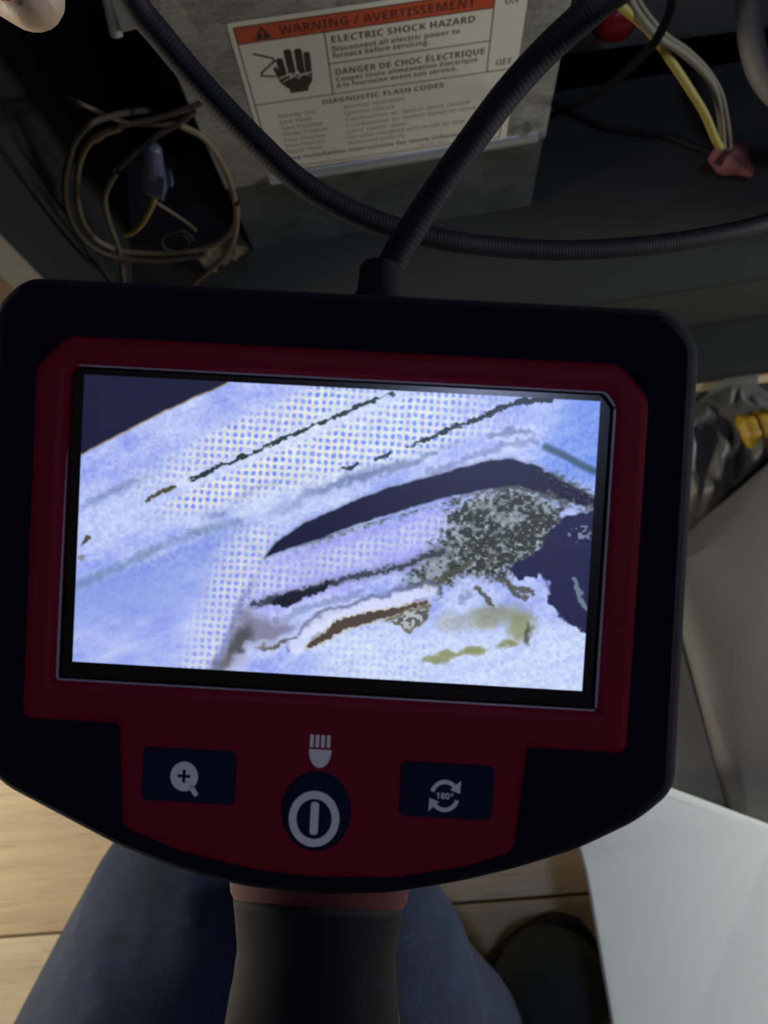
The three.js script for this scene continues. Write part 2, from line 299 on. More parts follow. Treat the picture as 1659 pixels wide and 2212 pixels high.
  const turn = part('button', mm(extrude(rounded(rect(23.4, -46.3, 17.4, 10.4), 1.6), -0.5, 2.1, 0.8, 3)), buttonRubber, cam, 'image rotation button marked 180°');
  {
    const list = [];
    for (const k of [0, Math.PI]) {
      const s = new THREE.Shape(); s.absellipse(0, 0, 2.75, 3.0, 0.72, Math.PI - 0.28, false); s.absellipse(0, 0, 2.0, 2.2, Math.PI - 0.28, 0.72, true); s.closePath();
      const e = flat(s), tri = flat(poly([[0.95, 1.15], [2.85, 3.0], [2.75, 0.55]])); const m = merge([e, tri]); m.rotateZ(k); list.push(m);
    }
    const font = await new FontLoader().loadAsync('fonts/droid/droid_sans_bold.typeface.json');
    const tg = new TextGeometry('180°', { font, size: 1.15, depth: 0.25, curveSegments: 4 }); tg.computeBoundingBox(); tg.translate(-(tg.boundingBox.max.x + tg.boundingBox.min.x) / 2, -0.58, 0); list.push(tg);
    const m = merge(list); m.translate(23.1, -47.0, 2.0); part('turn_symbol', mm(m), iconPrint, turn);
  }
  const well = new THREE.LatheGeometry([[0, 2.6], [4.4, 2.6], [5.6, 2.3], [6.5, 1.5], [7.0, 0.3], [7.0, -0.5]].map(([x, y]) => new THREE.Vector2(Math.max(x, 0.001), y)).reverse(), 48); well.rotateX(Math.PI / 2); well.scale(1, 1.16, 1); well.translate(-0.4, -51.6, 0);
  const power = part('button', mm(well), buttonRubber, cam, 'round domed power button with a pale ring');
  {
    const s = new THREE.Shape(); s.absellipse(-0.6, -52.5, 4.65, 5.2, 0, Math.PI * 2); const h = new THREE.Path(); h.absellipse(-0.6, -52.5, 3.25, 3.75, 0, Math.PI * 2); s.holes.push(h);
    const r = flat(s, 0.3), bar = flat(rounded(rect(-0.55, -52.4, 1.5, 6.1), 0.74), 0.3); const m = merge([r, bar]); m.translate(0, 0, 2.5); part('power_symbol', mm(m), iconPrint, power);
  }
  {
    const list = [0, 1, 2, 3].map((i) => flat(rounded(rect(-1.85 + i * 1.03, -38.45, 0.68, 2.35), 0.12)));
    const s = new THREE.Shape(); s.moveTo(-2.25, -40.0); s.lineTo(1.85, -40.0); s.bezierCurveTo(1.9, -42.0, 0.9, -43.4, -0.2, -43.4); s.bezierCurveTo(-1.3, -43.4, -2.3, -42.0, -2.25, -40.0); list.push(flat(s));
    const m = merge(list); m.translate(0, 0, 1.42); part('lamp_symbol', mm(m), iconPrint, cam, 'pale printed lamp symbol above the power button');
  }
  // handle: lofted elliptical rings
  const loft = (rings, a0, a1, n = 40, closed = true) => {
    const pos = [], idx = [], uv = [];
    rings.forEach(([y, cz, rx, rz, half], j) => { for (let i = 0; i <= n; i++) { const A = half ? mix(Math.PI / 2 - half, Math.PI / 2 + half, i / n) : mix(a0, a1, i / n); pos.push(-0.8 + rx * Math.cos(A), y + 0.5 * rz * Math.sin(A), cz + rz * Math.sin(A)); uv.push(i / n, j / rings.length); } });
    for (let j = 0; j + 1 < rings.length; j++) for (let i = 0; i < n; i++) { const a = j * (n + 1) + i, b = a + n + 1; idx.push(a, a + 1, b, b, a + 1, b + 1); }
    if (closed) for (const [j, s] of [[0, 1], [rings.length - 1, -1]]) { const c = pos.length / 3; pos.push(-0.8, rings[j][0], rings[j][1]); uv.push(0.5, 0.5); for (let i = 0; i < n; i++) { const a = j * (n + 1) + i; s > 0 ? idx.push(c, a + 1, a) : idx.push(c, a, a + 1); } }
    const g = new THREE.BufferGeometry(); g.setAttribute('position', new THREE.Float32BufferAttribute(pos, 3)); g.setAttribute('uv', new THREE.Float32BufferAttribute(uv, 2)); g.setIndex(idx); g.computeVertexNormals(); return g;
  };
  const core = [[-62, -22, 20.6, 15], [-74, -22, 20.0, 15.5], [-81, -22, 19.2, 15.2], [-84, -22.2, 17.6, 14.8], [-93, -23, 16.6, 14.6], [-100, -24, 17.6, 15], [-112, -25.5, 19.6, 15.6], [-130, -28, 21, 16.4], [-160, -32, 21, 16.8], [-215, -38, 20, 16], [-221, -38.5, 17, 13]];
  part('handle_core', mm(loft(core, 0, Math.PI * 2)), std({ color: 0x4a1018, roughness: 0.75 }), cam, 'dark red handle body showing at the sides of the grip');
  const grip = [[-81.5, -22, 17.2, 13.4, 2.3], [-82.5, -22, 18.5, 16, 2.3], [-84, -22, 18.3, 16, 2.2], [-93, -23, 17.4, 15.8, 2.0], [-97, -23.6, 17.7, 16, 1.7], [-104, -24.5, 18.6, 16.3, 1.42], [-112, -25.5, 19.8, 16.8, 1.3], [-130, -28, 21.2, 17.6, 1.22], [-160, -32, 21.2, 18, 1.22], [-212, -37.6, 20.2, 17, 1.3], [-214, -38, 19, 15, 1.3]];
  part('grip', mm(loft(grip, 0, 1, 48, false)), new THREE.MeshPhysicalMaterial({ color: 0x0c0d14, roughness: 0.8, specularIntensity: 0.5, side: THREE.DoubleSide }), cam, 'black rubber grip');
  // cable: out of the top of the housing, a loop above the picture, and back across the furnace
  const col = new THREE.LatheGeometry([[3.2, -6], [5.2, -5], [5.2, 1], [4.2, 2.2], [3.9, 7], [3.1, 8]].map(([x, y]) => new THREE.Vector2(x, y)), 28); col.translate(5.6, 44.5, -9);
  part('cable_collar', mm(col), blackRubber, cam);
  const run = [[815, 626, .1475], [836, 590, .1475], [868, 530, .147], [932, 430, .1465], [1010, 318, .146], [1098, 200, .145], [1190, 100, .143], [1290, 10, .138], [1410, -90, .128], [1480, -260, .115], [1300, -470, .105], [900, -560, .105], [520, -450, .115], [320, -220, .132], [262, -60, .147], [296, 15, .154], [347, 78, .159], [405, 148, .164], [478, 228, .169], [560, 312, .174], [642, 387, .179], [735, 445, .185], [850, 492, .192], [960, 519, .199], [1080, 534, .207], [1220, 541, .215], [1400, 530, .224], [1560, 505, .232], [1660, 480, .238], [1850, 420, .255], [2150, 260, .33]].map(([x, y, d]) => toCam(at(x, y, d)));
  const cg = tube(run, 0.0029, 1200, 14), len = 1.15;
  const twist = texture(64, 256, (x, y) => { const s = 127 + 127 * Math.sin((y / 256) * Math.PI * 2 * 8 + (x / 64) * Math.PI * 2); return [s, s, s]; }, { rep: 1 }); twist.repeat.set(62, 1); twist.rotation = 0;
  const ridge = texture(256, 64, (x, y) => { const s = 127 + 127 * Math.sin((x / 256) * Math.PI * 2 * 8 + (y / 64) * Math.PI * 2); return [s, s, s]; }); ridge.repeat.set(72, 1);
  part('probe_cable', cg, new THREE.MeshPhysicalMaterial({ color: 0x07071a, roughness: 0.7, specularIntensity: 0.45, bumpMap: ridge, bumpScale: 0.00003 }), cam, 'black flexible probe cable looping up and back across the furnace');
}

// the screen's print: coordinates are those of the picture shown on the screen, 1112 by 626
function screenPicture() {
  const w = 1112, h = 626, data = new Uint8Array(w * h * 4);
  const seg = (px, py, a) => { let best = 1e9, tt = 0; const n = a.length / 2 - 1; for (let i = 0; i < n; i++) { const x0 = a[2 * i], y0 = a[2 * i + 1], dx = a[2 * i + 2] - x0, dy = a[2 * i + 3] - y0, t = Math.min(1, Math.max(0, ((px - x0) * dx + (py - y0) * dy) / (dx * dx + dy * dy))), d = Math.hypot(px - x0 - dx * t, py - y0 - dy * t); if (d < best) { best = d; tt = (i + t) / n; } } return [best, tt]; };
  const inside = (px, py, a) => { let c = false, d = 1e9; const n = a.length / 2; for (let i = 0, j = n - 1; i < n; j = i++) { const xi = a[2 * i], yi = a[2 * i + 1], xj = a[2 * j], yj = a[2 * j + 1]; if ((yi > py) !== (yj > py) && px < ((xj - xi) * (py - yi)) / (yj - yi) + xi) c = !c; const dx = xj - xi, dy = yj - yi, t = Math.min(1, Math.max(0, ((px - xi) * dx + (py - yi) * dy) / (dx * dx + dy * dy || 1))); d = Math.min(d, Math.hypot(px - xi - dx * t, py - yi - dy * t)); } return c ? -d : d; };
  // the print is described in sheet units that lean a little; sheet() turns a texel into them
  const sheet = (u, v) => [183 + 1114 * u - 26 * v - 15 * u * v, 808 + 58 * u + 622 * v + 5 * u * v];
  const lerp3 = (c, d, t) => { for (let i = 0; i < 3; i++) c[i] += (d[i] - c[i]) * t; };
  const blob = (x, y, cx, cy, rx, ry, a = 0) => { const dx = x - cx, dy = y - cy, ca = Math.cos(a), sa = Math.sin(a); return Math.hypot((dx * ca + dy * sa) / rx, (-dx * sa + dy * ca) / ry); };
  const cornerEdge = [100, 700, 495, 700, 492, 826, 430, 853, 340, 893, 250, 940, 170, 982, 100, 1000];
  const crack1 = [412, 1036, 470, 1010, 540, 980, 640, 935, 760, 885, 850, 848], crack0 = [318, 1080, 345, 1062, 378, 1050];
  const crack2 = [880, 968, 930, 945, 1000, 915, 1080, 885, 1130, 866, 1190, 862], bits = [[742, 1012, 758, 1010, 775, 1000], [815, 990, 830, 984, 846, 978]];
  const soft = [[508, 1080, 560, 1052, 680, 1016], [590, 1112, 680, 1062, 760, 1030, 900, 990, 1000, 950], [448, 1122, 500, 1100], [170, 1095, 250, 1060, 330, 1030], [660, 1062, 760, 1040, 840, 1008]];
  const foldTop = [140, 1278, 210, 1245, 300, 1202, 420, 1150, 520, 1125], arc = [575, 1203, 600, 1168, 660, 1128, 740, 1092, 850, 1050, 960, 1020, 1060, 993, 1110, 990, 1160, 1004, 1205, 1030, 1300, 1080, 1290, 1098, 1230, 1080, 1180, 1064, 1120, 1047, 1050, 1055, 960, 1072, 850, 1107, 740, 1143, 650, 1175, 590, 1198];
  const rubble = [985, 1085, 1060, 1062, 1140, 1050, 1215, 1085, 1195, 1150, 1160, 1195, 1090, 1238, 1010, 1240, 940, 1268, 880, 1255, 915, 1215, 960, 1160];
  const hole = [1300, 1098, 1215, 1112, 1190, 1138, 1168, 1192, 1092, 1228, 1125, 1246, 1172, 1240, 1180, 1258, 1186, 1300, 1212, 1330, 1300, 1385];
  const ledge = [548, 1306, 600, 1290, 660, 1274, 760, 1246, 870, 1222, 960, 1188], slot = [585, 1300, 615, 1283, 690, 1266, 720, 1254, 700, 1278, 655, 1292, 640, 1306, 612, 1312], low = [668, 1396, 700, 1378, 735, 1352, 800, 1332, 860, 1318, 922, 1300];
  const cliff = [612, 1135, 580, 1200, 548, 1260, 522, 1300, 500, 1365, 462, 1452], wedge = [524, 1312, 560, 1330, 590, 1340, 640, 1352, 590, 1400, 540, 1400, 525, 1430, 500, 1455, 455, 1455, 490, 1390];
  const pit = [838, 1338, 880, 1316, 934, 1306, 912, 1344, 890, 1362, 866, 1346];
  for (let j = 0; j < h; j++) for (let i = 0; i < w; i++) {
    const [x0, y0] = sheet((i + 0.5) / w, (j + 0.5) / h);
    const wx = (fbm(x0 / 22, y0 / 22, 4, 3) - 0.5), wy = (fbm(x0 / 22, y0 / 22, 4, 50) - 0.5), x = x0 + 26 * wx, y = y0 + 26 * wy, xs = x0 + 9 * wx + 7 * (fbm(x0 / 6, y0 / 6, 2, 171) - 0.5), ys = y0 + 9 * wy + 9 * (fbm(x0 / 6, y0 / 6, 2, 181) - 0.5);
    const grain = fbm(x0 / 7, y0 / 7, 3, 9) - 0.5, cloud = fbm(x0 / 70, y0 / 40, 4, 21) - 0.5, along = fbm((x0 * 0.93 - y0 * 0.37) / 90, (x0 * 0.37 + y0 * 0.93) / 13, 4, 31) - 0.5;
    const c = [170 + 76 * cloud, 184 + 68 * cloud, 243 + 16 * cloud];
    // brighter towards the middle top, bluer at the right
    lerp3(c, [214, 226, 250], 0.85 * ss(1.05, 0.2, blob(x0, y0, 640, 980, 460, 170, -0.38)));
    lerp3(c, [200, 212, 250], 0.6 * ss(1.1, 0.3, blob(x0, y0, 250, 1130, 160, 70, -0.35)));
    lerp3(c, [112, 146, 232], ss(1140, 1260, x0 + 0.35 * (y0 - 900)) * ss(1120, 1000, y0) * 0.85);
    lerp3(c, [206, 220, 252], 0.8 * ss(1290, 1400, y0 - 0.05 * x0 + 40) * ss(600, 760, x0));
    for (let k = 0; k < 3; k++) c[k] += (k === 2 ? 8 : 26) * along;
    // soft shadows between the layers
    for (const s of soft) { const [d, t] = seg(x, y, s); lerp3(c, [112, 132, 176], 0.62 * ss(17, 2, d + 6 * along) * Math.sin(Math.PI * mix(0.12, 0.9, t))); }
    { const [d] = seg(x0, ys, foldTop); const below = y0 - (1278 - (x0 - 140) * 0.408); if (x0 < 600 && below > -20) { lerp3(c, [134, 154, 228], 0.85 * ss(-8, 18, below) * ss(200, 10, below + 0.1 * Math.abs(x0 - 350)) * ss(620, 480, x0 + 0.3 * below)); } lerp3(c, [104, 128, 166], 0.6 * ss(16, 2, d) * (0.4 + 1.1 * fbm(x0 / 30, y0 / 30, 2, 77))); }
    // the plate under the arc
    if (x0 > 520) { const below = y0 - (1205 - (x0 - 575) * 0.31); lerp3(c, [166, 166, 240], 0.7 * ss(-4, 12, below) * ss(150, 100, below) * ss(1010, 930, x0)); }
    // moire of the picture grid
    {
      const jx = 5 * (fbm(x0 / 18, y0 / 18, 2, 133) - 0.5), jy = 5 * (fbm(x0 / 18, y0 / 18, 2, 144) - 0.5);
      const band1 = ss(300, 520, x0 + 0.6 * (y0 - 940)) * ss(8, 34, y0 - (1052 - (x0 - 400) * 0.455) + 112) * ss(4, 22, (1040 - (x0 - 400) * 0.43) - y0);
      const band2 = ss(300, 420, x0) * ss(10, 26, y0 - (1045 - (x0 - 400) * 0.43)) * ss(1150, 960, x0) * ss(0, 40, (1130 - (x0 - 400) * 0.26) - y0);
      const band3 = ss(95, 20, Math.abs(x0 - (560 - (y0 - 1130) * 0.36))) * ss(1110, 1160, y0) * 0.8;
      const band4 = x0 > 560 && x0 < 980 ? ss(14, 30, y0 - (1205 - (x0 - 575) * 0.31)) * ss(95, 60, y0 - (1205 - (x0 - 575) * 0.31)) * 0.6 : 0;
      const band5 = ss(60, 20, Math.abs(y0 - (1330 - (x0 - 780) * 0.22))) * ss(640, 720, x0) * ss(940, 880, x0) * 0.35 + ss(1370, 1410, y0) * ss(660, 740, x0) * ss(980, 880, x0) * 0.3;
      const m = Math.min(1, Math.max(band1, band2, band3, band4, band5)) * (0.65 + 0.7 * fbm(x0 / 60, y0 / 60, 2, 88));
      if (m > 0.01) {
        const gx = (x0 * 0.995 + y0 * 0.09 + jx) / 15.4, gy = (y0 * 0.985 - x0 * 0.06 + jy) / 15.8, row = Math.floor(gy), fx = gx - Math.floor(gx) - 0.5, fy = gy - row - 0.5, r = Math.hypot(fx, fy);
        const warm = Math.sin(gx * Math.PI + row * 0.3) > 0 ? [226, 238, 226] : [238, 230, 234];
        lerp3(c, warm, 0.6 * m); lerp3(c, [186, 238, 206], 0.42 * m * ss(0.2, 0.45, fx) * ss(500, 800, x0)); lerp3(c, [238, 222, 160], 0.32 * m * ss(0.2, 0.45, -fx) * ss(900, 500, x0));
        lerp3(c, [112, 132, 250], 0.72 * m * ss(0.46, 0.16, r) * (0.7 + 0.6 * noise(x0 / 9, y0 / 9, 155)));
      }
    }
    for (let k = 0; k < 3; k++) c[k] += (k === 2 ? 18 : 44) * grain * (1 - 0.6 * ss(1200, 1260, y0) * ss(520, 460, x0));
    if (hash(Math.floor(x0 / 2.2), Math.floor(y0 / 2.2), 3) > 0.992) lerp3(c, [110, 122, 176], 0.55);
    // crust, cracks and openings
    { const s = inside(xs, ys, wedge); lerp3(c, [128, 126, 152], 0.9 * ss(18, -16, s + 16 * cloud)); lerp3(c, [70, 72, 78], 0.8 * ss(1.0, 0.3, blob(x, y, 520, 1385, 60, 28, -1.0)) ); lerp3(c, [88, 86, 92], 0.55 * ss(1, 0.2, blob(x, y, 485, 1432, 40, 16, -0.6))); }
    { const [d, t] = seg(x0, y0, cliff); lerp3(c, [104, 116, 170], 0.5 * ss(12, 1, d) * ss(0.2, 0.6, t)); }
    { const s = inside(x, y, rubble); if (s < 26) { const n = fbm(x0 / 9, y0 / 7, 4, 61), n2 = noise(x0 / 5, y0 / 4, 71), big = fbm(x0 / 45, y0 / 40, 3, 66) + 0.12 * ss(1000, 930, x0) + 0.1 * ss(1110, 1070, y0), k = ss(0.3, 0.8, n + 0.55 * (big - 0.5)), col = [44, 48, 42];
      lerp3(col, [96, 106, 104], ss(0.1, 0.5, k)); lerp3(col, [140, 152, 160], ss(0.5, 1, k)); if (n2 > 0.8) lerp3(col, [176, 190, 206], 0.8 * ss(0.8, 0.92, n2)); lerp3(c, col, ss(24, -16, s + 50 * (n - 0.5)) * 0.94); } }
    for (const [cx, cy, rx, ry, a, k] of [[1065, 1330, 78, 34, -0.2, 0.6], [1125, 1352, 34, 44, 0.5, 0.75], [968, 1415, 44, 13, -0.25, 0.8], [1024, 1408, 38, 12, -0.1, 0.85], [1098, 1392, 24, 9, 0, 0.85], [930, 1425, 26, 9, -0.3, 0.7], [975, 1345, 40, 30, 0, 0.3]]) lerp3(c, [132, 136, 84], k * ss(1.15, 0.35, blob(x + 10 * grain, y, cx, cy, rx, ry, a)));
    lerp3(c, [70, 76, 50], 0.8 * ss(1, 0.3, blob(x, y, 1142, 1372, 12, 30, 0.1)));
    for (const [s, k] of [[[690, 1332, 740, 1312, 800, 1290, 870, 1272, 930, 1254], 0.5], [[640, 1376, 672, 1350, 712, 1326, 740, 1318], 0.45], [[600, 1340, 650, 1322, 700, 1302, 790, 1276], 0.4], [[1000, 1300, 1016, 1284, 1010, 1272], 0.5], [[930, 1020, 1000, 994, 1090, 962, 1160, 950], 0.45], [[1060, 940, 1110, 930, 1150, 934], 0.6], [[760, 1040, 850, 1010, 940, 976], 0.4]]) { const [d] = seg(x, y, s); lerp3(c, [112, 122, 160], k * ss(11, 2, d + 6 * grain)); lerp3(c, [216, 222, 250], 0.5 * k * ss(8, 2, Math.abs(d - 12)) * (fbm(x0 / 12, y0 / 12, 2, 19) > 0.5 ? 1 : 0.2)); }
    for (const s of [[1030, 1272, 1052, 1286, 1066, 1304], [1095, 1262, 1112, 1282, 1136, 1290], [1080, 1246, 1120, 1270, 1150, 1280], [930, 1262, 1000, 1226, 1022, 1212]]) { const [d] = seg(x, y, s); lerp3(c, [74, 76, 66], 0.85 * ss(9, 3, d + 5 * grain)); }
    { const [d, t] = seg(xs, ys, ledge); lerp3(c, [38, 46, 54], 0.95 * ss(10, 4, d + 8 * grain + 5 * fbm(x0 / 10, y0 / 10, 2, 14) - 1)); if (d < 16) lerp3(c, [88, 92, 110], 0.4 * ss(16, 6, d)); }
    { const s = inside(xs, ys, slot); lerp3(c, [28, 30, 46], ss(3, -3, s)); }
    { const lip = [640, 1398, 668, 1368, 712, 1336, 780, 1314, 850, 1298, 935, 1274], [d, t] = seg(x0 + 14 * wx, y0 + 26 * wy, lip); lerp3(c, [104, 108, 142], 0.6 * ss(24, 17, d) * ss(10, 17, d) * (y0 < 1398 - (x0 - 640) * 0.4 + 6 ? 1 : 0)); lerp3(c, [220, 226, 252], 0.75 * ss(17, 8, d)); }
    { const [d] = seg(x, y, [500, 1455, 528, 1420, 545, 1402, 590, 1400, 640, 1378]); lerp3(c, [196, 204, 248], 0.5 * ss(14, 4, d - 6)); lerp3(c, [70, 66, 50], 0.7 * ss(5, 1, d) * ss(540, 580, x0)); }
    { const [d, t] = seg(xs, ys, low); const th = 3 + 8 * Math.sin(Math.PI * Math.min(1, t * 1.05)); lerp3(c, [186, 170, 120], 0.5 * ss(th + 7, th + 1, d)); lerp3(c, [74, 62, 58], 0.95 * ss(th + 2, th - 2, d)); }
    { const s = inside(x, y, pit); lerp3(c, noise(x0 / 6, y0 / 5, 15) > 0.5 ? [176, 180, 178] : [74, 72, 66], 0.85 * ss(6, -5, s)); lerp3(c, [98, 94, 62], 0.7 * ss(6, 0, Math.abs(s))); }
    { const s = inside(x0 + 4 * wx, y0 + 8 * wy, arc); const rag = ss(1100, 1200, x0) * 46 * (fbm(x0 / 8, y0 / 8, 3, 41) - 0.55); const under = y0 - (1185 - (x0 - 600) * 0.285) > 0 ? 1 : 0, rough = fbm(x0 / 7, y0 / 6, 3, 201); lerp3(c, [118, 126, 150], 0.35 * ss(9, 2, s)); if (under) { lerp3(c, [92, 100, 102], 0.75 * ss(20, 2, s + 34 * (rough - 0.45)) * ss(600, 720, x0)); lerp3(c, [60, 66, 62], 0.6 * ss(12, 2, s + 26 * (rough - 0.4)) * ss(700, 820, x0)); } lerp3(c, [26, 28, 58], ss(3, -3, s + Math.max(0, rag))); if (x0 > 1120 && s < 0) lerp3(c, [70, 74, 70], 0.5 * ss(0.5, 0.7, noise(x0 / 5, y0 / 5, 12)) * ss(1120, 1230, x0)); }
    { const s = inside(x, y, hole); lerp3(c, [36, 38, 74], ss(3, -3, s)); lerp3(c, [150, 160, 190], 0.75 * ss(6, -2, s) * ss(0.62, 0.7, noise(x0 / 5, y0 / 5, 91)) * ss(1.1, 0.5, blob(x0, y0, 1252, 1150, 34, 26))); const [d] = seg(x, y, [1240, 1250, 1250, 1285, 1264, 1312]); lerp3(c, [128, 142, 158], 0.8 * ss(8, 3, d)); }
    { const [d, t] = seg(x0, y0, [1180, 964, 1220, 982, 1262, 1006, 1300, 1022]); lerp3(c, [56, 84, 104], 0.85 * ss(13, 2, d)); }
    { const [d, t] = seg(xs, ys, crack1); const th = mix(4, 2.2, t) + 6 * (noise(x0 / 14, y0 / 14, 2) - 0.5); lerp3(c, [34, 50, 48], 0.95 * ss(th + 2.5, th - 1.5, d)); }
    { const [d, t] = seg(xs, ys, crack0); lerp3(c, [66, 64, 34], 0.9 * ss(7, 2, d)); }
    { const [d, t] = seg(xs, ys, crack2); const th = mix(2.5, 6.5, t) + 5 * (noise(x0 / 12, y0 / 12, 6) - 0.5); lerp3(c, [30, 44, 50], 0.96 * ss(th + 2.5, th - 1.5, d)); }
    for (const b of bits) { const [d] = seg(xs, ys, b); lerp3(c, [34, 48, 60], 0.9 * ss(5, 2, d)); }
    lerp3(c, [224, 228, 250], 0.7 * ss(1.1, 0.5, blob(x, y, 400, 1042, 24, 13, -0.4)));
    lerp3(c, [72, 62, 40], 0.9 * ss(1.1, 0.4, blob(x, y, 182, 1163, 15, 8, -0.6))); lerp3(c, [110, 106, 90], 0.6 * ss(1.2, 0.4, blob(x, y, 176, 1205, 8, 10)));
    { const s = inside(x0 + 3 * wx, y0 + 5 * wy, cornerEdge); lerp3(c, [150, 128, 84], 0.75 * ss(6, 1, Math.abs(s))); lerp3(c, [31, 32, 60], ss(2.5, -2.5, s)); }
    // rows of the display
    const scan = 1 + 0.035 * Math.sin(j * Math.PI * 2 / 3.1) * ss(850, 1000, x0);
    const o = ((h - 1 - j) * w + i) * 4; for (let k = 0; k < 3; k++) data[o + k] = Math.max(0, Math.min(255, c[k] * scan)); data[o + 3] = 255;
  }
  const t = new THREE.DataTexture(data, w, h); t.colorSpace = THREE.SRGBColorSpace; t.magFilter = THREE.LinearFilter; t.minFilter = THREE.LinearFilter; t.needsUpdate = true; return t;
}

// ---------------------------------------------------------------- wiring at the left of the box
{
  const g = 'tan and grey wires in the dark left part of the furnace';
  const wire = (label, pts, z, r, color) => {
    const t = thing('wire', label, 'wire', g); const P = pts.map(([x, y, dz = 0]) => onZ(x, y, z + dz));
    part('insulation', tube(P, r, 120, 8), wireMat(color), t); settle(t, P[P.length - 1].clone()); return t;
  };
  wire('thin tan wire crossing from the dark left to the control box', [[150, 214, -0.06], [158, 217, -0.02], [172, 223], [205, 238], [262, 262], [330, 270], [385, 268], [430, 290], [470, 330]], -0.345, 0.0014, 0x54493d);
  wire('tan wire arching over the top of the coil', [[206, 306], [228, 288], [262, 272], [310, 262], [360, 250], [412, 232], [440, 220]], -0.345, 0.0017, 0x564b3f);
  wire('large round coil of tan wire hanging left of the control box', [[262, 276], [226, 288], [196, 306], [174, 345], [166, 395], [168, 440], [184, 488], [214, 522], [258, 541], [320, 546], [385, 545], [445, 535], [492, 508], [509, 470], [506, 430], [490, 375], [462, 325], [432, 292], [390, 272]], -0.335, 0.0019, 0x625647);
  wire('dark outer coil of wire around the tan coil', [[330, 236, -0.06], [250, 248, -0.02], [195, 268], [165, 300], [147, 350], [139, 405], [146, 455], [166, 500], [200, 535], [250, 556], [330, 564], [410, 556], [440, 549]], -0.317, 0.0019, 0x3b352f);
  wire('grey wire dropping straight down behind the handheld screen', [[252, 371], [236, 398], [226, 425], [232, 470], [250, 520], [260, 560], [266, 605], [268, 680]], -0.322, 0.0019, 0x504a43);
  wire('tan wire slanting up from the coil towards the box', [[236, 402], [252, 370], [296, 330], [345, 290], [392, 264], [420, 240]], -0.34, 0.0017, 0x50473f);
  wire('yellow wire curling out of the blue wire nut', [[334, 408], [333, 430], [322, 458], [304, 486], [284, 503], [268, 508]], -0.328, 0.0019, 0x7d6c40);
  wire('fine pale wire leading from the wire nut to the coil', [[338, 438], [360, 452], [385, 468], [405, 482], [424, 498]], -0.33, 0.0011, 0x5c574c);
  wire('pinkish wire curving down to the top of the handheld screen', [[511, 440], [510, 490], [500, 530], [478, 562], [450, 586], [425, 606], [390, 640]], -0.325, 0.0021, 0x66544a);
  wire('small spring loop of fine wire at the foot of the coil', [[420, 520], [398, 500], [366, 504], [350, 520], [362, 540], [396, 540], [410, 522], [396, 508]], -0.333, 0.0007, 0x4a453e);
  // blue wire nut: fluted cone with wings
  const n = thing('wire_nut', 'grey blue wire nut on the yellow wire inside the coil', 'wire nut');
  const prof = [[0, 0], [0.0035, 0.0006], [0.0052, 0.003], [0.0058, 0.012], [0.0074, 0.027], [0.0078, 0.031], [0.0066, 0.0312], [0.006, 0.024]].map(([x, y]) => new THREE.Vector2(Math.max(x, 1e-4), y));
  const lg = new THREE.LatheGeometry(prof, 36), p = lg.attributes.position;
  for (let i = 0; i < p.count; i++) { const a = Math.atan2(p.getZ(i), p.getX(i)), k = 1 + 0.05 * Math.cos(a * 12) * ss(0.002, 0.008, p.getY(i)); p.setX(i, p.getX(i) * k); p.setZ(i, p.getZ(i) * k); }
  lg.computeVertexNormals();
  const nut = part('shell', lg, std({ color: 0x3b3f56, roughness: 0.5 }), n), w = [];
  for (const s of [-1, 1]) { const e = extrude(rounded([[0.0045 * s, 0.016], [0.0088 * s, 0.027], [0.0088 * s, 0.0305], [0.0055 * s, 0.0305]], 0.001), -0.001, 0.001); w.push(e); }
  part('wing', w[0], nut.material, n); part('wing', w[1], nut.material, n);
  const top = onZ(330, 312, -0.335), bot = onZ(333, 408, -0.328); n.position.copy(top); n.quaternion.setFromUnitVectors(V(0, 1, 0), bot.clone().sub(top).normalize()); n.scale.setScalar(bot.distanceTo(top) / 0.0312);
  // torn tan paper tag at the foot of the box
  const tg = thing('paper_tag', 'crumpled tan paper scrap lying at the lower left corner of the control box', 'paper');
  const sg = new THREE.PlaneGeometry(0.04, 0.022, 24, 14), q = sg.attributes.position;
  for (let i = 0; i < q.count; i++) { const x = q.getX(i), y = q.getY(i); q.setXYZ(i, x + 0.003 * (noise(y * 300, 3) - 0.5), y + 0.004 * (noise(x * 260, 9) - 0.5), 0.006 * fbm(x * 110 + 5, y * 110, 3)); }
  const sg2 = sg.clone(); { const q2 = sg2.attributes.position; for (let i = 0; i < q2.count; i++) q2.setZ(i, q2.getZ(i) - 0.0005); const I = sg2.index.array; for (let i = 0; i < I.length; i += 3) { const t = I[i]; I[i] = I[i + 1]; I[i + 1] = t; } }
  sg.computeVertexNormals(); sg2.computeVertexNormals();
  part('sheet', [sg, sg2], std({ color: 0x6d614a, roughness: 0.9 }), tg); tg.position.copy(onY(482, 548, PAN + 0.002)); tg.rotation.set(-Math.PI / 2 + 0.12, 0, 0.35);
  // grey plug connector hanging behind the black cable
  const pl = thing('plug_connector', 'grey plastic plug connector behind the black cable at the top', 'connector');
  const A = onZ(232, -12, -0.36), B = onZ(252, 78, -0.352), C = onZ(262, -12, -0.36), D = onZ(288, 62, -0.352), gm = std({ color: 0x8d8d86, roughness: 0.6 });
  part('wire_lead', tube([A, A.clone().lerp(B, 0.5), B], 0.0034, 20, 10), gm, pl);
  const bg = new RoundedBoxGeometry(0.012, C.distanceTo(D), 0.008, 2, 0.0012), body = part('body', bg, gm, pl); body.position.copy(C).lerp(D, 0.5); body.quaternion.setFromUnitVectors(V(0, 1, 0), C.clone().sub(D).normalize());
  settle(pl, D.clone());
}

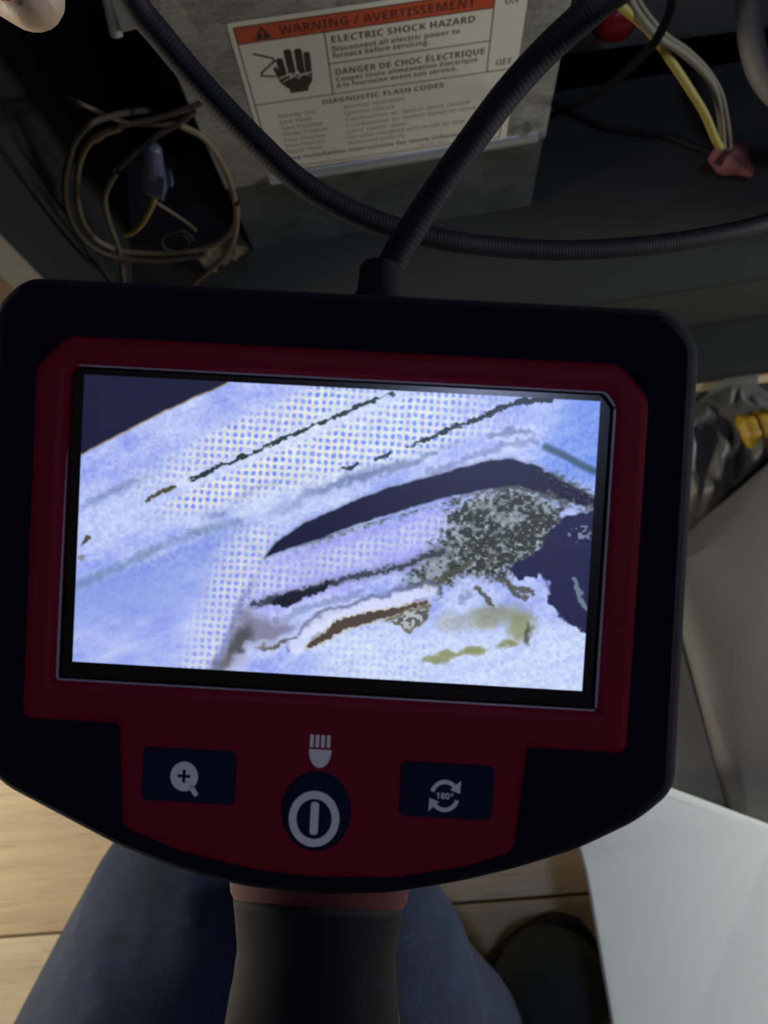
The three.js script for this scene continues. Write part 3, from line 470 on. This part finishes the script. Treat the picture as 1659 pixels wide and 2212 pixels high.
// ---------------------------------------------------------------- wiring at the right of the box
{
  const g = 'wires in the right part of the furnace';
  const wire = (name, label, P, r, color, rough) => { const t = thing(name, label, 'wire', g); part('insulation', tube(P, r, 90, 8), wireMat(color, rough), t); settle(t, P[P.length - 1].clone()); };
  const D = (list, d0, d1) => list.map(([x, y], i) => at(x, y, mix(d0, d1, i / (list.length - 1))));
  wire('wire', 'pale yellow wire running down past the red dome to the pink connector', D([[1290, -50], [1337, 8], [1376, 42], [1412, 78], [1455, 140], [1490, 193], [1522, 246], [1545, 300], [1556, 318]], 0.33, 0.47), 0.0023, 0x86783c);
  wire('wire', 'white wire curving from the wire bundle to the pink connector', D([[1330, -60], [1372, 22], [1420, 78], [1470, 110], [1512, 148], [1543, 192], [1556, 240], [1560, 285], [1562, 318]], 0.34, 0.475), 0.0022, 0x5c594f);
  wire('wire', 'second white wire beside the first, ending in the pink connector', D([[1345, -60], [1388, 18], [1436, 74], [1484, 108], [1526, 150], [1556, 200], [1568, 250], [1574, 290], [1576, 320]], 0.345, 0.478), 0.0016, 0x56534a);
  wire('wire', 'dark wire slung across the yellow wire', [[1150, 262, .56], [1215, 240, .52], [1270, 215, .47], [1335, 170, .42], [1385, 122, .375], [1420, 82, .352], [1448, 20, .34], [1455, -60, .33]].map(([x, y, d]) => at(x, y, d)), 0.0022, 0x060608, 0.95);
  wire('wire', 'thin dark wire sagging across the grey base pan to the pink connector', [[1175, 205], [1210, 228], [1260, 255], [1310, 276], [1370, 284], [1440, 294], [1500, 316], [1548, 332]].map(([x, y]) => onY(x, y, PAN + 0.004)), 0.0022, 0x1c1c20);
  wire('wire', 'dark wire leaving the pink connector to the right', [[1625, 358], [1660, 345], [1700, 350], [1780, 380]].map(([x, y]) => onY(x, y, PAN + 0.006)), 0.0022, 0x3a2a2c);
  // pink connector: a squat wire cap with a ribbed skirt
  const c = thing('wire_nut', 'dusty pink wire nut lying on the grey base pan', 'wire nut'), m = std({ color: 0x78484a, roughness: 0.6 });
  const a = onY(1545, 318, PAN + 0.016), b = onY(1622, 372, PAN + 0.011);
  const lg = new THREE.LatheGeometry([[0.004, 0], [0.0095, 0.001], [0.0105, 0.006], [0.0125, 0.013], [0.0115, 0.019], [0.0075, 0.025], [0.0048, 0.03], [0.0036, 0.036], [0.0001, 0.037]].map(([x, y]) => new THREE.Vector2(x, y)), 30), p = lg.attributes.position;
  for (let i = 0; i < p.count; i++) { const an = Math.atan2(p.getZ(i), p.getX(i)), k = 1 + 0.06 * Math.cos(an * 8); p.setX(i, p.getX(i) * k); p.setZ(i, p.getZ(i) * k); }
  lg.computeVertexNormals();
  const skirt = part('cap_body', lg, m, c); part('wing', extrude(rounded([[-0.006, 0.006], [-0.019, 0.001], [-0.019, 0.006], [-0.008, 0.014]], 0.001), -0.002, 0.002), m, c);
  c.position.copy(a); c.quaternion.setFromUnitVectors(V(0, 1, 0), b.clone().sub(a).normalize());
  // red dome (round pressure switch cap) behind the wires
  const d = thing('pressure_switch', 'round red cap on a dark holder right of the control box', 'switch');
  const q = onZ(1332, 52, -0.46), dome = new THREE.LatheGeometry([[0.0001, 0.009], [0.006, 0.0085], [0.011, 0.006], [0.0138, 0.002], [0.014, -0.006]].map(([x, y]) => new THREE.Vector2(x, y)).reverse(), 36); dome.rotateX(Math.PI / 2);
  const holder = new THREE.LatheGeometry([[0.0142, -0.058], [0.0175, -0.058], [0.0175, -0.006], [0.0165, -0.003], [0.0142, -0.003]].map(([x, y]) => new THREE.Vector2(x, y)), 36); holder.rotateX(Math.PI / 2);
  part('cap', dome, std({ color: 0xb0122c, roughness: 0.4 }), d, 'red cap'); part('holder', holder, paintDark, d);
  d.position.copy(q); d.scale.set(1.1, 1.0, 1);
  // white corrugated drain hose elbow at the right edge
  const h = thing('drain_hose', 'off white plastic drain hose bending at the upper right corner', 'hose');
  const P = [[1640, -170], [1622, -80], [1618, 10], [1624, 90], [1645, 160], [1690, 215], [1760, 250], [1850, 260]].map(([x, y], i) => at(x, y, 0.50 + i * 0.004));
  part('hose_wall', tube(P, 0.0085, 80, 18), std({ color: 0x6f6d68, roughness: 0.6 }), h); settle(h, P[7].clone());
}

// ---------------------------------------------------------------- lying on the floor at the right
// a slab with a raised, bevelled field: outline and field are corners in order, top y and rise in metres
function raisedSlab(outer, inner, y0, yTop, rise) {
  const pos = [], idx = []; const n = outer.length;
  const ring = (pts, y) => { const k = pos.length / 3; for (const p of pts) pos.push(p[0], y, p[1]); return k; };
  const shrink = outer.map(([x, z]) => [x, z]);
  const a = ring(outer, y0), b = ring(shrink, yTop - 0.003), cx = outer.reduce((s, p) => s + p[0], 0) / n, cz = outer.reduce((s, p) => s + p[1], 0) / n;
  const c = ring(outer.map(([x, z]) => { const d = Math.hypot(cx - x, cz - z); return [x + (cx - x) / d * 0.003, z + (cz - z) / d * 0.003]; }), yTop), d = ring(inner, yTop + rise);
  const band = (p, q) => { for (let i = 0; i < n; i++) { const j = (i + 1) % n; idx.push(p + i, p + j, q + i, q + i, p + j, q + j); } };
  band(a, b); band(b, c); band(c, d);
  const m = pos.length / 3, ix = inner.reduce((s, p) => s + p[0], 0) / n, iz = inner.reduce((s, p) => s + p[1], 0) / n; pos.push(ix, yTop + rise, iz); for (let i = 0; i < n; i++) idx.push(d + i, d + (i + 1) % n, m);
  const u = pos.length / 3; pos.push(cx, y0, cz); for (let i = 0; i < n; i++) idx.push(a + (i + 1) % n, a + i, u);
  const g = new THREE.BufferGeometry(); g.setAttribute('position', new THREE.Float32BufferAttribute(pos, 3)); g.setIndex(idx); g.computeVertexNormals();
  let area = 0; for (let i = 0; i < n; i++) { const [x0, z0] = outer[i], [x1, z1] = outer[(i + 1) % n]; area += x0 * z1 - x1 * z0; }
  if (area > 0) { for (let i = 0; i < idx.length; i += 3) { const t = idx[i]; idx[i] = idx[i + 1]; idx[i + 1] = t; } g.setIndex(idx); }
  return planar(toCreasedNormals(g, 0.5));
}
{
  const beige = std({ color: 0x6e6963, roughness: 0.6, bumpMap: galvanRough, bumpScale: 0.0004 });
  const F2 = (list, y) => list.map(([x, q]) => { const p = onY(x, q, y); return [p.x, p.z]; });
  const yA = 0.05;
  const A = thing('access_cover', 'grey beige furnace cover with sloping borders lying along the right edge', 'cover');
  part('sheet', raisedSlab(F2([[1430, 1190], [1490, 1160], [1560, 1095], [1659, 1006], [1840, 860], [1990, 1850], [1592, 1795], [1500, 1440]], yA), F2([[1490, 1205], [1515, 1190], [1580, 1150], [1670, 1105], [1800, 1050], [1900, 1800], [1616, 1755], [1560, 1440]], yA + 0.008), 0.005, yA, 0.008), beige, A);
  const c = onY(1680, 1500, 0); settle(A, c);
  const B = thing('access_cover', 'darker grey beige cover half hidden between the handheld screen and the sloping cover', 'cover');
  part('sheet', raisedSlab(F2([[1360, 1260], [1432, 1240], [1494, 1440], [1576, 1755], [1380, 1700]], yA - 0.01), F2([[1375, 1280], [1424, 1262], [1484, 1445], [1566, 1742], [1392, 1690]], yA - 0.01), 0.005, yA - 0.01, 0.001), std({ color: 0x76716a, roughness: 0.65 }), B);
  settle(B, onY(1470, 1550, 0));
  const mat = thing('floor_shade_sheet', 'dark grey sheet standing in for shade on the floor by the furnace', 'mat');  // thin dark sheet put in where the floor lies in shade
  part('shade_sheet', box(0.13, 0.5, 0.0002, 0.0035, -0.229, -0.02, 0.0015), std({ color: 0x26282a, roughness: 0.9 }), mat); settle(mat, V(0.3, 0, -0.12));
  // white panel in front
  const Wt = thing('white_panel', 'large plain white panel with soft rounded edges at the lower right', 'panel');
  const rise = (x) => 0.118 - 0.24 * (x - 0.09);   // it leans: higher along its left edge
  const o = [[1150, 1600], [1455, 1700], [1659, 1776], [1950, 1880], [1950, 2500], [1352, 2500], [1312, 2212], [1250, 1850]].map(([x, q]) => { let p = onY(x, q, 0.08); for (let k = 0; k < 8; k++) p = onY(x, q, rise(p.x)); return [p.x, p.z]; });
  const g = new THREE.ExtrudeGeometry(rounded(o.map(([x, z]) => [x, -z]), 0.02), { depth: 0.088, bevelEnabled: true, bevelSize: 0.006, bevelThickness: 0.006, bevelOffset: -0.006, bevelSegments: 5, curveSegments: 8 }); g.rotateX(-Math.PI / 2); g.translate(0, 0.006, 0);
  const wp = g.attributes.position; for (let i = 0; i < wp.count; i++) { const k = 1 - wp.getY(i) / 0.1, x = wp.getX(i); wp.setY(i, 0.001 + (1 - k) * (rise(x) - 0.001)); wp.setX(i, x + (0.25 - x) * 0.4 * k); wp.setZ(i, wp.getZ(i) + Math.max(0, 0.25 - wp.getZ(i)) * 0.25 * k); } g.computeVertexNormals();
  part('board', planar(toCreasedNormals(g, 0.5)), std({ color: 0xe6e8e4, roughness: 0.7, bumpMap: galvanRough, bumpScale: 0.0005 }), Wt); settle(Wt, onY(1550, 2050, 0));
  // crumpled clear plastic and a yellow ribbed fitting
  const bag = thing('plastic_bag', 'crumpled grey translucent plastic bag beside the yellow fitting', 'bag');
  const bp = onY(1530, 985, 0.004), sg = new THREE.PlaneGeometry(0.17, 0.085, 80, 46); sg.rotateX(-Math.PI / 2); const q = sg.attributes.position;
  for (let i = 0; i < q.count; i++) { const x = q.getX(i), z = q.getZ(i), e = ss(1, 0.6, Math.hypot(x / 0.088, z / 0.046)); const u = (x * 0.72 + z * 0.7), v = (x * 0.7 - z * 0.72); q.setY(i, 0.0015 + e * 0.03 * (0.25 + Math.abs(fbm(u * 34, v * 12, 3, 4) - 0.5) * 2.6)); q.setX(i, x * (0.9 + 0.25 * noise(z * 60, 4))); }
  sg.computeVertexNormals();
  part('film', sg, new THREE.MeshPhysicalMaterial({ color: 0x6f6f6a, roughness: 0.5, transmission: 0.35, thickness: 0, side: THREE.DoubleSide }), bag); bag.position.copy(bp); bag.rotation.y = 0.57;
  const y = thing('yellow_fitting', 'yellow ribbed plastic fitting at the right edge above the beige panel', 'fitting');
  const prof = [[0.0001, 0], [0.009, 0], [0.0145, 0.003]]; for (let i = 0; i < 5; i++) prof.push([0.0165, 0.006 + i * 0.011], [0.0165, 0.012 + i * 0.011], [0.0148, 0.0135 + i * 0.011], [0.0148, 0.0155 + i * 0.011]);
  prof.push([0.012, 0.062], [0.0001, 0.062]);
  const pts = prof.map(([x, yy]) => new THREE.Vector2(x, yy)).reverse(); const lg = new THREE.LatheGeometry(pts, 32);
  // ribs run along the fitting
  const lp = lg.attributes.position; for (let i = 0; i < lp.count; i++) { const an = Math.atan2(lp.getZ(i), lp.getX(i)), k = 1 + 0.05 * Math.sign(Math.cos(an * 7)); lp.setX(i, lp.getX(i) * k); lp.setZ(i, lp.getZ(i) * k); } lg.computeVertexNormals();
  part('fitting_body', lg, std({ color: 0xa98522, roughness: 0.5 }), y); const ya = onY(1592, 940, 0.0215), yb = onY(1750, 905, 0.0215); y.position.copy(ya); y.quaternion.setFromUnitVectors(V(0, 1, 0), yb.sub(ya).normalize());
  const tb = thing('clear_tube', 'pale clear tube curling below the yellow fitting', 'tube');
  const P = [[1545, 1020], [1562, 1000], [1582, 975], [1592, 950], [1590, 920], [1580, 900]].map(([x, v], i) => onY(x, v, 0.012 + 0.012 * Math.sin(i * 0.6)));
  part('tube_wall', tube(P, 0.0042, 50, 12), std({ color: 0x6d6962, roughness: 0.4 }), tb); settle(tb, P[0].clone().setY(0));
}

// ---------------------------------------------------------------- the person crouching below the camera
{
  const who = thing('person', 'person crouching in dark blue jeans and dark shoes, gripping the inspection camera', 'person');
  const denimMap = texture(512, 512, (x, y) => { const t = 0.7 + 0.35 * noise(x / 1.5, y / 5) + 0.35 * (fbm(x / 60, y / 60, 4) - 0.5) + ((x + y) % 6 < 3 ? 0.06 : -0.06); return [38 * t, 50 * t, 76 * t]; }, { srgb: true, rep: 9 });
  const denim = std({ map: denimMap, roughness: 0.95 });
  const K = V(-0.166, 0.142, 0.136), Hip = V(-0.36, 0.22, 0.55), Heel = V(-0.06, 0.06, 0.47);
  const K2 = at(775, 2085, 0.385), Hip2 = V(0.0, 0.29, 0.62), An2 = at(1025, 2275, 0.525);
  const legs = [[K, Hip, 0.088, 0.125], [K.clone().add(V(0.02, -0.04, 0.03)), Heel, 0.07, 0.05], [K2, Hip2, 0.05, 0.09], [K2, An2, 0.047, 0.047]];
  const [mn, mx] = span(legs);
  const creases = (x, y, z) => 0.004 * (Math.abs(fbm(x * 22 + y * 8, z * 14 - y * 10, 3, 5) - 0.5) * 2 - 0.3);
  const jeans = field((x, y, z) => {
    let d = 1e9; const s = legs.map(([a, b, ra, rb]) => bone(x, y, z, a, b, ra, rb));
    const l = smin(s[0], s[1], 0.03), r = smin(s[2], s[3], 0.03); d = smin(l, r, 0.015);
    d = Math.max(d, 0.004 - y); return d > 0.03 ? d : d + creases(x, y, z);
  }, mn, mx, 0.0075);
  part('jeans', jeans, denim, who, 'dark blue denim trousers');
  // right shoe: sole, upper with toe cap, tongue, laces
  const shoe = (toe, heel) => {
    const dir = heel.clone().sub(toe).setY(0).normalize(), side = V(-dir.z, 0, dir.x), S = [], n = 44, Lw = toe.distanceTo(heel);
    const width = (t) => (t < 0.35 ? mix(0.043, 0.048, t / 0.35) * Math.sqrt(Math.max(0, 1 - ((0.35 - t) / 0.35) ** 2.4)) : mix(0.048, 0.032, (t - 0.35) / 0.65) * (t > 0.9 ? Math.sqrt(Math.max(0, 1 - ((t - 0.9) / 0.1) ** 2)) : 1));
    const sh = new THREE.Shape(); for (let i = 0; i <= n; i++) { const t = i / n; i ? sh.lineTo(t * Lw, width(t)) : sh.moveTo(0, 0); } for (let i = n; i >= 0; i--) { const t = i / n; sh.lineTo(t * Lw, -width(t) * 0.94); }
    const sole = new THREE.ExtrudeGeometry(sh, { depth: 0.014, bevelEnabled: true, bevelSize: 0.003, bevelThickness: 0.003, bevelSegments: 2 }); sole.rotateX(-Math.PI / 2); sole.translate(0, 0.0035, 0);
    const b = [[V(0.047, 0.03, 0), V(0.12, 0.042, 0), 0.042, 0.043], [V(0.12, 0.05, 0), V(0.2, 0.07, 0), 0.042, 0.036], [V(0.2, 0.03, 0), V(0.235, 0.04, 0), 0.033, 0.03], [V(0.2, 0.07, 0), V(0.21, 0.11, 0), 0.036, 0.036]];
    const [a0, a1] = span(b); const upper = field((x, y, z) => { let d = 1e9; for (const [a, c, ra, rb] of b) d = smin(d, bone(x, y, z, a, c, ra, rb), 0.03); d = Math.max(d, 0.018 - y, y - 0.125); return d - 0.0012 * ss(0.4, 0.6, Math.abs(((x * 34) % 1 + 1) % 1 - 0.5)) * ss(0.04, 0.06, x); }, a0, a1, 0.004);
    const black = std({ color: 0x2d3531, roughness: 0.8 }), g = new THREE.Group(); g.name = 'shoe'; who.add(g);
    part('sole', planar(sole), std({ color: 0x17191a, roughness: 0.85 }), g); part('upper', upper, black, g);
    for (let i = 0; i < 3; i++) { const z = 0.024, x = 0.118 + i * 0.022, y0 = 0.083 + i * 0.011; part('lace', tube([V(x, y0 - 0.012, -z), V(x + 0.006, y0 + 0.001, -z * 0.5), V(x + 0.01, y0 + 0.005, 0), V(x + 0.006, y0 + 0.001, z * 0.5), V(x, y0 - 0.012, z)], 0.0022, 24, 6), std({ color: 0x333533, roughness: 0.8 }), g); }
    g.position.copy(toe); g.rotation.y = Math.atan2(-dir.z, dir.x); g.userData.label = 'dark shoe with a rounded toe'; return g;
  };
  { const t = onY(1262, 2012, 0.03), h = onY(1040, 2400, 0.03); t.y = h.y = 0.001; shoe(t, t.clone().add(h.sub(t).setLength(0.27))); }
  shoe(V(-0.05, 0.001, 0.52), V(-0.08, 0.001, 0.77));
  // right hand and forearm round the lower handle
  const hp = (x, y, z) => cam.localToWorld(V(x / 1000, (y - 38 + 0.25 * (z + 30)) / 1000, (z - 3) / 1000));
  cam.updateMatrixWorld(true);
  const skin = std({ color: 0xb3917e, roughness: 0.6 });
  const bones = [[hp(14, -128, -52), hp(10, -168, -58), 0.021, 0.02], [hp(26, -132, -40), hp(24, -164, -46), 0.018, 0.017], [hp(12, -150, -60), hp(40, -215, -70), 0.021, 0.026], [hp(40, -215, -70), hp(90, -420, -60), 0.026, 0.045]];
  const fingers = []; [[-124, 9.2, 0], [-142, 9.6, 2], [-160, 9.2, 1], [-176, 8.4, -3]].forEach(([y, r, k]) => { const dz = (y + 120) * 0.13; const q = [hp(26, y, -44 + dz), hp(30, y - 2, -22 + dz), hp(17 + k, y - 4, -1 + dz), hp(-4 + k, y - 5, 0.5 + dz), hp(-15 + k, y - 6, -5 + dz)]; for (let i = 0; i < 4; i++) fingers.push([q[i], q[i + 1], (r - i * 0.5) / 1000, (r - (i + 1) * 0.5) / 1000]); });
  const tq = [hp(4, -150, -58), hp(-20, -135, -48), hp(-30, -122, -30), hp(-24, -113, -12)]; const thumb = [0, 1, 2].map((i) => [tq[i], tq[i + 1], (12.5 - i * 1.3) / 1000, (11.2 - i * 1.3) / 1000]);
  const all = [...bones, ...fingers, ...thumb].slice(), handOnly = [...bones.slice(0, 3), ...fingers, ...thumb], [h0, h1] = span(handOnly, 0.008);
  const hand = field((x, y, z) => { let d = 1e9; for (const [a, b, ra, rb] of bones) d = smin(d, bone(x, y, z, a, b, ra, rb), 0.02); for (let f = 0; f < 4; f++) { let e = 1e9; for (let i = 0; i < 4; i++) { const [a, b, ra, rb] = fingers[f * 4 + i]; e = smin(e, bone(x, y, z, a, b, ra, rb), 0.004); } d = smin(d, e, 0.005); } let t = 1e9; for (const [a, b, ra, rb] of thumb) t = smin(t, bone(x, y, z, a, b, ra, rb), 0.005); return smin(d, t, 0.006); }, h0, h1, 0.003);
  part('hand', hand, skin, who, 'right hand closed on the handle');
  const sleeve = [[hp(40, -222, -70), hp(95, -440, -55), 0.036, 0.055]], [s0, s1] = span(sleeve);
  part('sleeve', field((x, y, z) => { const d = bone(x, y, z, ...sleeve[0]); return d > 0.02 ? d : d + 0.004 * (fbm(x * 40, z * 40 + y * 30, 3) - 0.5); }, s0, s1, 0.006), std({ color: 0x22242a, roughness: 0.95 }), who, 'dark jacket sleeve');
}
// ---------------------------------------------------------------- the fingertip at the upper left
{
  const who = thing('person', 'bare hand of a person reaching in at the upper left corner, one fingertip in view', 'person');
  const skin = new THREE.MeshPhysicalMaterial({ color: 0xab9484, roughness: 0.55 });
  const Q = (px, py, d) => at(px, py, d);
  const chain = (list, r0, dr) => list.slice(1).map((b, i) => [list[i], b, r0 - i * dr, r0 - (i + 1) * dr]);
  const wrist = Q(-700, -520, 0.24), palm = Q(-420, -360, 0.22);
  const f1 = chain([Q(-300, -330, 0.205), Q(-130, -190, 0.19), Q(-20, -70, 0.178), Q(64, -14, 0.172)], 0.0098, 0.0007);
  const f2 = chain([Q(-280, -420, 0.205), Q(-60, -330, 0.185), Q(90, -240, 0.17), Q(190, -170, 0.163)], 0.0098, 0.0007);
  const f3 = chain([Q(-280, -500, 0.205), Q(-80, -440, 0.185), Q(80, -360, 0.168), Q(180, -280, 0.16)], 0.0094, 0.0007);
  const f4 = chain([Q(-300, -580, 0.205), Q(-130, -560, 0.19), Q(10, -500, 0.175), Q(100, -430, 0.165)], 0.0084, 0.0007);
  const th = chain([Q(-430, -230, 0.22), Q(-260, -90, 0.215), Q(-130, -10, 0.205)], 0.012, 0.0012);
  const b0 = [[wrist, palm, 0.026, 0.028], [palm, f1[0][0], 0.024, 0.014], [palm, f2[0][0], 0.026, 0.014], [palm, f3[0][0], 0.026, 0.014], [palm, f4[0][0], 0.022, 0.013], [palm, th[0][0], 0.022, 0.014]];
  const [h0, h1] = span([...b0, ...f1, ...f2, ...f3, ...f4, ...th], 0.008);
  const g = field((x, y, z) => { let d = 1e9; for (const [a, b, ra, rb] of b0) d = smin(d, bone(x, y, z, a, b, ra, rb), 0.018); for (const f of [f1, f2, f3, f4, th]) { let e = 1e9; for (const [a, b, ra, rb] of f) e = smin(e, bone(x, y, z, a, b, ra, rb), 0.004); d = smin(d, e, 0.005); } return d; }, h0, h1, 0.0019);
  part('hand', g, skin, who);
  const fore = [[wrist, Q(-1500, -900, 0.3), 0.03, 0.045]], [s0, s1] = span(fore);
  part('sleeve', field((x, y, z) => bone(x, y, z, ...fore[0]) + 0.003 * fbm(x * 40, z * 40 + y * 30, 3), s0, s1, 0.006), std({ color: 0x2c2e33, roughness: 0.95 }), who, 'dark sleeve');
  // nail on the visible fingertip
  const tip = f1[2][1].clone(), axis = tip.clone().sub(f1[2][0]).normalize(), nail = new THREE.SphereGeometry(1, 20, 12); nail.scale(0.0062, 0.0016, 0.0048);
  const nm = part('nail', nail, std({ color: 0x5c2228, roughness: 0.5 }), who, 'dark pink nail'); const upv = V(0, EYE, 0).sub(tip).normalize(), zz = axis.clone().cross(upv).normalize(), yy = zz.clone().cross(axis).normalize();
  nm.position.copy(tip).addScaledVector(axis, 0.0012).addScaledVector(yy, 0.0068); nm.quaternion.setFromRotationMatrix(new THREE.Matrix4().makeBasis(axis, yy, zz));
}

// ---------------------------------------------------------------- added lamps, all unseen: two work lights on the floor, a dim ceiling fill
for (const [set, side] of [[ADDED_LEFT_LAMP, 'left'], [ADDED_RIGHT_LAMP, 'right']]) {
  const t = thing('added_work_light', `added unseen work light, black and square, on the floor at the ${side}`, 'work light');
  const p = V(...set.at), aim = V(...set.aim), dir = aim.clone().sub(p).normalize(), color = rgb(...set.color);
  part('stand', [box(-0.1, 0.1, 0, 0.02, -0.08, 0.08, 0.005), box(-0.012, 0.012, 0.018, p.y - 0.13, -0.012, 0.012, 0.002)], blackRubber, t);
  t.position.set(p.x, 0, p.z);
  const head = new THREE.Group(); head.name = 'lamp_head'; head.position.set(0, p.y, 0); head.rotation.set(-Math.asin(dir.y), Math.atan2(dir.x, dir.z), 0, 'YXZ'); t.add(head);
  part('lamp_housing', new RoundedBoxGeometry(0.3, 0.26, 0.05, 3, 0.01).translate(0, 0, -0.028), blackRubber, head);
  part('lamp_lens', new RoundedBoxGeometry(0.26, 0.22, 0.004, 1, 0.001).translate(0, 0, -0.002), std({ color: 0xffffff, emissive: color, emissiveIntensity: 2 }), head);
  const l = new THREE.RectAreaLight(color, set.power, 0.26, 0.22); l.name = 'added_work_lamp'; l.position.copy(p).addScaledVector(dir, 0.004); l.lookAt(aim); scene.add(l);
}
{
  const c = thing('ceiling_fill_lamp', 'added unseen ceiling fill lamp, flat and round', 'lamp'), dg = new THREE.CylinderGeometry(0.16, 0.18, 0.05, 40); dg.translate(0, 2.374, 0);
  part('lamp_shade', dg, std({ color: 0xf4efe4, emissive: rgb(...CEILING_FILL.color), emissiveIntensity: 0.1 }), c); c.position.set(0.3, 0, 0.2);
  const pl = new THREE.PointLight(rgb(...CEILING_FILL.color), CEILING_FILL.power, 0, 2); pl.position.set(0.3, 2.3, 0.2); pl.castShadow = true; pl.shadow.radius = 6; scene.add(pl);
}
renderer.render(scene, camera);
